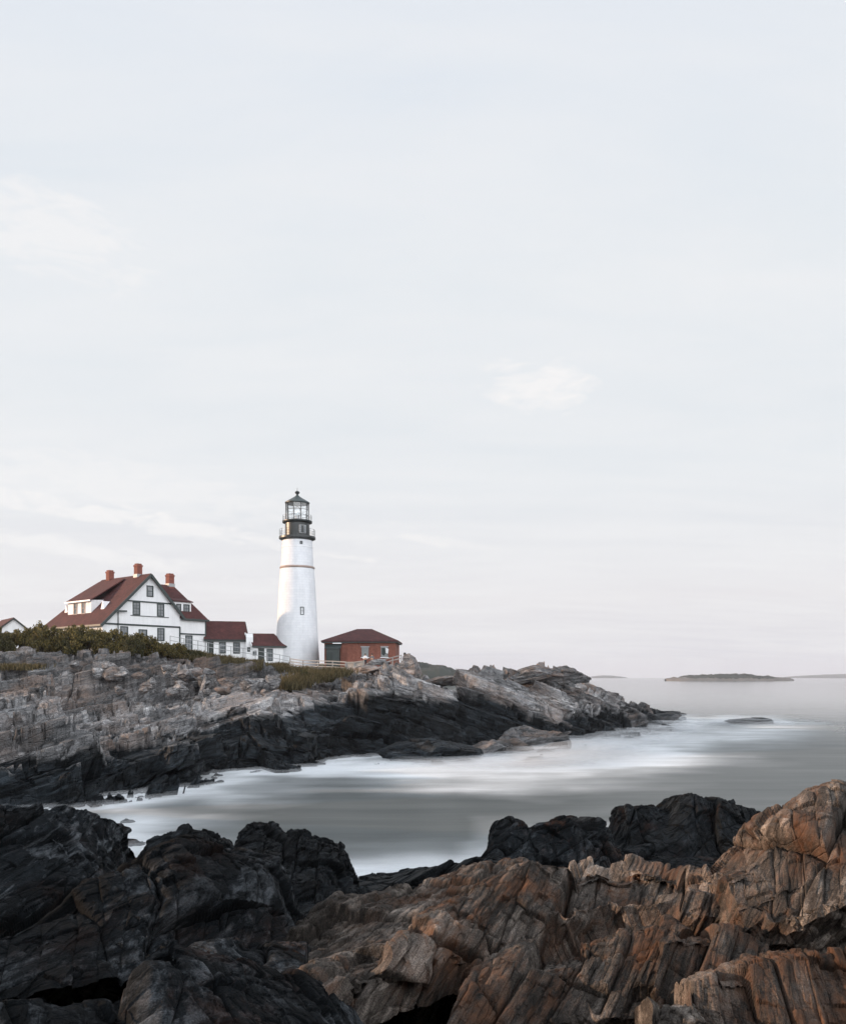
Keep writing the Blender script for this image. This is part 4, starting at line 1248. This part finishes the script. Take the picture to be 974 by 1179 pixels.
# small house half hidden by the hedge at the left edge
sh = empty('small_house', (*P(1, 722, 135)[:2], 10.5), R(38))
tag(sh, 'small white gabled house with red roof behind the hedge at the left edge', 'house')
MB().slab([(0, 0, -1), (3.6, 0, -1), (3.6, 0, 3.2), (1.8, 0, 4.6), (0, 0, 3.2)], 7.5, (0, 1, 0)).build('wall', M['clap'], sh)
r3 = MB()
r3.slab([(-.3, -.3, 3.05), (-.3, 7.8, 3.05), (1.8, 7.8, 4.75), (1.8, -.3, 4.75)], .14, (0, 0, 1)).slab([(3.9, -.3, 3.05), (1.8, -.3, 4.75), (1.8, 7.8, 4.75), (3.9, 7.8, 3.05)], .14, (0, 0, 1))
r3.build('roof', M['shingle'], sh)
MB().bar((-.3, -.34, 3.0), (1.8, -.34, 4.7), .08, .16).bar((1.8, -.34, 4.7), (3.9, -.34, 3.0), .08, .16).build('trim', M['green'], sh)

# ------------------------------------------------------------------ fences
def fence(name, pts, hgt, rails, mat, label, cat, pw=.12, rw=.08, boards=False):
    ps = [Vector(p) for p in pts]
    root = empty(name, ps[0])
    tag(root, label, cat)
    ps = [p - ps[0] for p in ps]
    for p in ps:
        MB().bar(p - Vector((0, 0, .6)), p + Vector((0, 0, hgt)), pw, pw, (0, 1, 0)).build('post', mat, root)
    for zf in rails:
        m = MB()
        for a, b in zip(ps[:-1], ps[1:]):
            m.bar(a + Vector((0, -.07, hgt * zf)), b + Vector((0, -.07, hgt * zf)), .05, rw)
        m.build('rail', mat, root)
    if boards:
        for a, b in zip(ps[:-1], ps[1:]):
            m = MB()
            k = 6
            for i in range(k):
                z = hgt * (.08 + .9 * i / k)
                m.bar(a + Vector((0, .07, z)), b + Vector((0, .07, z)), .03, hgt / k * .86)
            m.build('board_panel', mat, root)
    return root


fp = [(196, 743, 104), (212, 746, 104.5), (228, 748.5, 105), (240, 750.5, 105), (253, 753, 105.5), (266, 755, 106), (280, 757, 106), (294, 759.5, 106), (308, 762, 106), (322, 764.5, 106), (334, 767, 106)]
fence('rail_fence', [P(a, b, c) for a, b, c in fp], 1.15, (.5, .95), M['steel'], "long thin rail fence running downhill in front of the keeper's house and annexes", 'fence', .07, .06)
fp = [(334, 768, 103), (349, 770, 102), (366, 770.5, 101), (383, 771, 100), (398, 772, 99)]
fence('rail_fence', [P(a, b, c) for a, b, c in fp], 1.0, (.3, .62, .95), M['wood'], 'weathered grey rail fence in front of the lighthouse foot and brick building door', 'fence', .13, .11)
fp = [(398, 774, 97), (408, 774, 96.5), (419, 772.5, 96)]
fence('board_fence', [P(a, b, c) for a, b, c in fp], 1.15, (.95,), M['wood'], 'short pale board fence in front of the brick building', 'fence', .13, .1, True)
fp = [(425, 771, 95), (440, 767.5, 95), (452, 764.5, 95.5), (462, 762, 96)]
fence('rail_fence', [P(a, b, c) for a, b, c in fp], .75, (.5, .95), M['wood'], 'low weathered fence climbing to the pale rock pillar', 'fence', .12, .09)
fp_ = P(465.5, 764, 80)
ps = empty('marker_post', fp_)
tag(ps, 'thin leaning post with a dark head standing on top of the pale rock pillar', 'post')
MB().tube((0, 0, -.4), (.04, 0, .78), .05, .04, 8).build('post', M['wood'], ps)
MB().lathe([(.04, .72), (.12, .78), (.13, .92), (.06, 1.0)], 10, .04).build('cap', M['iron'], ps)

# ------------------------------------------------------------------ visitors at the fence
M['skin'] = plain('skin', (.45, .28, .20), .6, .1)
M['hair'] = plain('dark_hair', (.015, .012, .010), .6, .2)
M['shirt_w'] = plain('white_shirt', (.78, .78, .80), .8, .06)
M['shirt_g'] = plain('grey_jacket', (.12, .13, .145), .8, .15)
M['trousers'] = plain('dark_trousers', (.02, .022, .028), .8, .15)


def person(loc, rz, shirt, label, h=1.72, lean=.0):
    o = empty('person', loc, rz)
    tag(o, label, 'person')
    J = {'pelvis': (0, 0, .92, .145), 'waist': (0, -.02, 1.08, .125), 'chest': (0, -.03 - lean, 1.30, .150), 'neck': (0, -.05 - lean, 1.47, .055), 'head0': (0, -.06 - lean, 1.56, .085), 'head1': (0, -.06 - lean, 1.66, .092),
         'shL': (-.18, -.03 - lean, 1.40, .065), 'elL': (-.27, -.10 - lean, 1.14, .045), 'haL': (-.20, -.34 - lean, 1.06, .034), 'fiL': (-.18, -.42 - lean, 1.05, .028),
         'shR': (.18, -.03 - lean, 1.40, .065), 'elR': (.27, -.10 - lean, 1.14, .045), 'haR': (.20, -.34 - lean, 1.06, .034), 'fiR': (.18, -.42 - lean, 1.05, .028),
         'hiL': (-.10, 0, .86, .095), 'knL': (-.11, -.02, .48, .062), 'anL': (-.12, .02, .09, .045), 'toL': (-.13, -.16, .04, .04),
         'hiR': (.10, 0, .86, .095), 'knR': (.11, -.03, .48, .062), 'anR': (.12, .02, .09, .045), 'toR': (.13, -.16, .04, .04)}
    E = [('pelvis', 'waist'), ('waist', 'chest'), ('chest', 'neck'), ('neck', 'head0'), ('head0', 'head1'), ('chest', 'shL'), ('shL', 'elL'), ('elL', 'haL'), ('haL', 'fiL'), ('chest', 'shR'), ('shR', 'elR'),
         ('elR', 'haR'), ('haR', 'fiR'), ('pelvis', 'hiL'), ('hiL', 'knL'), ('knL', 'anL'), ('anL', 'toL'), ('pelvis', 'hiR'), ('hiR', 'knR'), ('knR', 'anR'), ('anR', 'toR')]

    def skin(name, keys, mat, grow=1.0):
        ks = list(keys)
        me = bpy.data.meshes.new(name)
        me.from_pydata([J[k][:3] for k in ks], [(ks.index(a), ks.index(b)) for a, b in E if a in ks and b in ks], [])
        ob = link(bpy.data.objects.new(name, me), o)
        s = ob.modifiers.new('skin', 'SKIN')
        for i, k in enumerate(ks):
            r = J[k][3] * grow
            me.skin_vertices[0].data[i].radius = (r * (1.15 if k in ('chest', 'waist', 'pelvis') else 1), r)
            me.skin_vertices[0].data[i].use_root = i == 0
        s2 = ob.modifiers.new('sub', 'SUBSURF')
        s2.levels = s2.render_levels = 2
        me.materials.append(mat)
        return ob
    skin('body', J, M['skin'])
    skin('shirt', ['waist', 'chest', 'neck', 'shL', 'elL', 'haL', 'shR', 'elR', 'haR'], shirt, 1.12)
    skin('trousers', ['pelvis', 'waist', 'hiL', 'knL', 'anL', 'hiR', 'knR', 'anR'], M['trousers'], 1.12)
    hm = MB()
    prof = [(.02, 1.79), (.075, 1.775), (.105, 1.73), (.112, 1.67), (.10, 1.60), (.085, 1.56)]
    hm.lathe(prof[::-1], 16, 0, -.03 - lean)
    hm.build('hair', M['hair'], o, True)
    s = h / 1.76
    o.scale = (s, s, s)
    return o


def gz(px, Y):
    return ground_z((px - CX) * Y / F, Y)


for px, Y, sh, lb, rz_ in ((420.5, 101, M['shirt_w'], 'visitor in a white top leaning on the fence in front of the brick building', .2), (428.5, 101.5, M['shirt_g'], 'visitor in dark clothes standing right of the one in white', -.3)):
    person(P(px, 768.6, Y), rz_, sh, lb, 1.6)

# ------------------------------------------------------------------ hedge, shrubs and grass
def leaf_mat(name, a, b, c_):
    t = NT(name)
    g_ = t.n('NewGeometry').outputs['Random Per Island']
    col = t.ramp(g_, [(0.0, a), (.5, b), (1.0, c_)])
    t.set(t.b.inputs['Base Color'], col)
    t.b.inputs['Roughness'].default_value = .6
    t.b.inputs['Specular IOR Level'].default_value = .25
    t.t.nodes.remove
    tr_ = t.n('BsdfTranslucent', Color=col)
    t.set(t.out.inputs['Surface'], t.n('MixShader', i0=.25, i1=t.b.outputs[0], i2=tr_.outputs[0]).outputs[0])
    return t.m


M['leaf'] = leaf_mat('olive_leaf', (.030, .030, .012), (.085, .072, .024), (.22, .165, .055))
M['leaf2'] = leaf_mat('dark_leaf', (.022, .026, .012), (.05, .05, .02), (.11, .09, .035))
M['grass'] = leaf_mat('dry_grass', (.035, .032, .015), (.085, .070, .034), (.17, .135, .07))
M['stem'] = plain('shrub_stem', (.05, .04, .03), .9, .2)
rgn = np.random.default_rng(9)


def leaves(n, seed, shape):
    """leaf quads clumped through a rounded crown of unit size"""
    rg_ = np.random.default_rng(seed)
    nc = 46
    cc = rg_.normal(size=(nc, 3))
    cc /= np.linalg.norm(cc, axis=1, keepdims=True)
    cc *= rg_.uniform(.35, 1.0, (nc, 1)) ** .5
    cc[:, 2] = np.abs(cc[:, 2]) * shape
    rad = rg_.uniform(.12, .30, nc)
    k = rg_.integers(0, nc, n)
    v = rg_.normal(size=(n, 3))
    v /= np.linalg.norm(v, axis=1, keepdims=True)
    p = cc[k] + v * (rad[k] * rg_.uniform(.3, 1.1, n) ** .6)[:, None]
    p[:, 2] = np.maximum(p[:, 2], -.1)
    nrm = v + .8 * rg_.normal(size=(n, 3))
    nrm /= np.linalg.norm(nrm, axis=1, keepdims=True)
    u = np.cross(nrm, rg_.normal(size=(n, 3)))
    u /= np.linalg.norm(u, axis=1, keepdims=True)
    w2 = np.cross(nrm, u)
    s = rg_.uniform(.035, .07, (n, 1))
    V = np.stack([p - u * s, p - w2 * s * .55, p + u * s, p + w2 * s * .55], 1).reshape(-1, 3)
    return V, np.arange(4 * n).reshape(n, 4)


def shrub_proto(seed, mat):
    me_o = empty('shrub', (0, 0, 0))
    V, Q = leaves(5200, seed, .85)
    np_mesh('foliage', V, Q, mat, False, parent=me_o)
    m = MB()
    rg_ = random.Random(seed)
    for i in range(9):
        a, r = rg_.uniform(0, 6.28), rg_.uniform(.3, .8)
        m.tube((.06 * math.cos(a), .06 * math.sin(a), -.15), (r * math.cos(a), r * math.sin(a), rg_.uniform(.35, .75)), .025, .008, 5)
    m.build('stem', M['stem'], me_o)
    return me_o


protos = [shrub_proto(1, M['leaf']), shrub_proto(2, M['leaf']), shrub_proto(3, M['leaf2'])]
used = [False] * 3


def shrub(px, py, Y, w, h, k, label, group=None):
    o = protos[k] if not used[k] else copy_tree(protos[k])
    used[k] = True
    x, y, z = P(px, py, Y)
    o.location = (x, y, z)
    o.rotation_euler = (0, 0, rgn.uniform(0, 6.28))
    o.scale = (w, w * .9, h)
    tag(o, label, 'shrub', group)


# (px, crest py, base py): the hedge along the top of the headland
hg = [(-55, 722, 744), (-30, 724, 744), (-6, 718, 745), (14, 717, 746), (38, 715, 746), (60, 714, 746), (78, 713, 747), (96, 714, 747), (112, 717, 748), (128, 719, 749), (146, 722, 750), (164, 724, 751), (180, 730, 752), (196, 737, 753)]
for i, (px, a, b) in enumerate(hg):
    Y = 91 + rgn.uniform(-2, 2)
    lab, gr = 'olive bush of the long hedge crowning the headland in front of the houses', 'bushes of the hedge on the headland'
    if i == len(hg) - 1:
        lab, gr = 'last and lowest bush at the right end of the hedge', None
    shrub(px + rgn.uniform(-4, 4), b + 3, Y, 1.5 + rgn.uniform(0, .6), (b + 3 - a) * Y / F / 1.05 * rgn.uniform(.82, 1.06), i % 2, lab, gr)
    if i % 2 == 0:
        shrub(px + 8, b + 3, Y - 2.5, 1.2, (b + 3 - a - 9) * Y / F, 2 if i % 4 else 0, 'lower dark bush on the seaward side of the hedge', 'lower bushes in front of the hedge')
for px, a, b, Y, w, lab in ((210, 744, 757, 93, 1.0, 'small bush below the corner of the keeper\'s house'), (226, 748, 759, 93, 1.0, 'small bush on the slope under the annex fence'),
                            (350, 770, 790, 79, .9, 'dry tuft-like bush in the hollow left of the brick building'), (376, 769, 784, 82, .9, 'round bush below the fence in front of the brick building door'),
                            (338, 781, 795, 77, .7, 'small bush at the left end of the grassy hollow')):
    shrub(px, b, Y, w, (b - a) * Y / F, 2, lab)


def grass(name, spots, n, hgt, label):
    """grass blades over a few patches (px, py, Y, half width m, half depth m)"""
    Vs = []
    for (px, py, Y, rw, rd) in spots:
        x, y, z = P(px, py, Y)
        k = int(n * rw * rd)
        bx, by = rgn.normal(size=k) * rw * .5, rgn.normal(size=k) * rd * .5
        dz = np.interp(by, [-rd, rd], [-.12 * rd, .12 * rd])
        b = np.stack([x + bx, y + by, z + dz + rgn.uniform(-.1, .05, k)], 1)
        h = hgt * rgn.uniform(.5, 1.1, k)
        ln = rgn.normal(size=(k, 2)) * .28
        tip = b + np.stack([ln[:, 0] * h + .12 * h, ln[:, 1] * h, h], 1)
        mid = b * .5 + tip * .5 + np.array((0, 0, .06))
        a = rgn.uniform(0, 3.14, k)
        wv_ = np.stack([np.cos(a), np.sin(a), a * 0], 1) * .028
        Vs.append(np.stack([b - wv_, b + wv_, mid + wv_ * .8, tip, mid - wv_ * .8], 1).reshape(-1, 3))
    V = np.concatenate(Vs)
    Q = np.arange(len(V)).reshape(-1, 5)
    o = np_mesh(name, V, Q, M['grass'], False)
    tag(o, label, 'grass', None, 'stuff')


grass('grass', [(px, np.interp(px, [196, 240, 300, 350], [752, 757, 766, 772]) + dy + rgn.uniform(-1.5, 1.5), 96 - dy * .9, rgn.uniform(.5, 1.5), 1.6) for px in range(196, 352, 8) for dy in (0, 3.5) if rgn.uniform() < .8], 300, .45,
      'dry grass along the top of the slope below the rail fence')
grass('grass', [(345, 786, 78, 1.6, 2.0), (358, 782, 80, 1.8, 2.0), (372, 779, 82, 1.8, 2.0), (386, 777, 84, 1.5, 1.6), (335, 792, 76, 1.2, 1.5)], 420, .75, 'tall dry grass in the rock hollow below the brick building')
grass('grass', [(px, 770, 74, 1.4, 1.2) for px in (5, 20, 34)], 200, .5, 'dark grass tuft on a ledge at the left edge of the headland')

# ------------------------------------------------------------------ light, sky, camera
SUN_AZ, SUN_EL = -88.0, 11.0          # degrees clockwise from the view direction (+Y), and above the horizon
sd = Vector((math.sin(R(SUN_AZ)) * math.cos(R(SUN_EL)), math.cos(R(SUN_AZ)) * math.cos(R(SUN_EL)), math.sin(R(SUN_EL))))
L = bpy.data.lights.new('sun', 'SUN')
L.energy = 5.0
L.angle = R(1.5)
L.color = (1.0, .67, .44)
lo = bpy.data.objects.new('sun', L)
lo.rotation_euler = (-sd).to_track_quat('-Z', 'Y').to_euler()
link(lo)

W = bpy.data.worlds.new('World')
SC.world = W
W.use_nodes = True


class WT(NT):
    def __init__(s, tree):
        s.t = tree


w = WT(W.node_tree)
bg = W.node_tree.nodes['Background']
sky = w.n('TexSky', {'sky_type': 'NISHITA', 'sun_disc': False, 'sun_elevation': R(SUN_EL), 'sun_rotation': R(SUN_AZ % 360), 'air_density': 1.0, 'dust_density': 1.5, 'ozone_density': 1.0})
g = w.n('TexCoord').outputs['Generated']
sep = w.n('SeparateXYZ', Vector=g)
zz = w.math('MAXIMUM', sep.outputs[2], .02)
den = w.math('ADD', zz, .12)
cv = w.n('CombineXYZ', X=w.math('DIVIDE', sep.outputs[0], den), Y=w.math('DIVIDE', sep.outputs[1], den), Z=0.0).outputs[0]
c1 = w.noise(w.vmul(cv, (.32, .75, 1)), 1.0, 7, .55, .8)
c2 = w.noise(w.vmul(cv, (1.2, 3.4, 1)), 1.0, 6, .6, .5)
cl = w.ramp(w.math('ADD', w.math('MULTIPLY', c1, .65), w.math('MULTIPLY', c2, .35)), [(.40, 0.0), (.66, 1.0)])


def puff(px, py, sx, sy, amp):
    """a small cloud in a fixed direction of the sky"""
    d = Vector(((px - CX) / F, 1, -(py - HY) / F)).normalized()
    r = d.cross(Vector((0, 0, 1))).normalized()
    u = r.cross(d)
    dx = w.n('VectorMath', {'operation': 'DOT_PRODUCT'}, i0=g, i1=tuple(r)).outputs['Value']
    dy = w.n('VectorMath', {'operation': 'DOT_PRODUCT'}, i0=g, i1=tuple(u)).outputs['Value']
    dd = w.n('VectorMath', {'operation': 'DOT_PRODUCT'}, i0=g, i1=tuple(d)).outputs['Value']
    nx = w.math('DIVIDE', dx, sx)
    ny = w.math('DIVIDE', w.math('ADD', dy, w.math('MULTIPLY', dx, .12)), sy)
    rr = w.math('ADD', w.math('MULTIPLY', nx, nx), w.math('MULTIPLY', ny, ny))
    rr = w.math('ADD', rr, w.math('MULTIPLY', w.math('SUBTRACT', pn, .5), 4.6))
    f = w.ramp(rr, [(0.0, amp), (1.0, 0.0)])
    return w.math('MULTIPLY', f, w.math('GREATER_THAN', dd, .5))


pn = w.noise(w.vmul(g, (20, 20, 62)), 1.0, 8, .62, .6)
pf = w.math('ADD', w.math('ADD', puff(620, 446, .062, .026, 1.0), puff(60, 265, .09, .045, .6)),
            w.math('ADD', w.math('ADD', puff(150, 597, .26, .012, .85), puff(110, 555, .34, .03, .45)), w.math('ADD', puff(60, 628, .22, .011, .7), puff(520, 625, .06, .006, .4))))
el = w.ramp(zz, [(0.02, (.77, .77, .825)), (.09, (.86, .845, .87)), (.22, (.83, .865, .90)), (.42, (.815, .865, .91)), (.62, (.785, .845, .925)), (1.0, (.50, .58, .70))])
c = w.mix(w.math('MULTIPLY', cl, .85), el, (.945, .945, .955))
c = w.mix(pf, c, (.975, .965, .965))
# unseen sky behind the camera, brightened to lift the white walls
ovh = w.ramp(w.math('ADD', w.math('MULTIPLY', sep.outputs[0], .42), w.math('SUBTRACT', w.math('MULTIPLY', sep.outputs[2], -.5), w.math('MULTIPLY', sep.outputs[1], .9))), [(.10, 0.0), (.70, 1.0)])
gain = w.math('ADD', 1.0, w.math('MULTIPLY', ovh, 2.7))
c = w.mix(1.0, c, w.n('CombineXYZ', X=gain, Y=gain, Z=gain).outputs[0], 'MULTIPLY')
STR = .10
c = w.mix(1.0, c, (1 / STR, 1 / STR, 1 / STR), 'MULTIPLY')
c = w.mix(.93, sky.outputs[0], c)
w.set(bg.inputs[0], c)
bg.inputs[1].default_value = STR

# sea air
t = NT('haze')
t.t.nodes.remove(t.b)
pv = t.n('VolumePrincipled', Color=(.80, .86, .97, 1), Density=1.1e-4)
t.set(t.out.inputs['Volume'], pv.outputs[0])
hz = MB().box(-8000, 8000, -400, 10000, -3.5, 130).build('haze', t.m)
tag(hz, 'thin sea haze that pales the far islands', None, None, 'stuff')

cam = bpy.data.cameras.new('camera')
cam.sensor_fit = 'HORIZONTAL'
cam.sensor_width = 36
cam.lens = F / 974 * 36
cam.shift_y = (HY - 589.5) / 974
cam.clip_start = .1
cam.clip_end = 60000
co = bpy.data.objects.new('camera', cam)
co.location = (0, 0, CH)
co.rotation_euler = (R(90), 0, 0)
link(co)
SC.camera = co
SC.view_settings.view_transform = 'Standard'
SC.view_settings.look = 'None'
SC.view_settings.exposure = 0
SC.view_settings.gamma = 1
SC.cycles.use_denoising = True
SC.cycles.max_bounces = 6
SC.cycles.transparent_max_bounces = 16
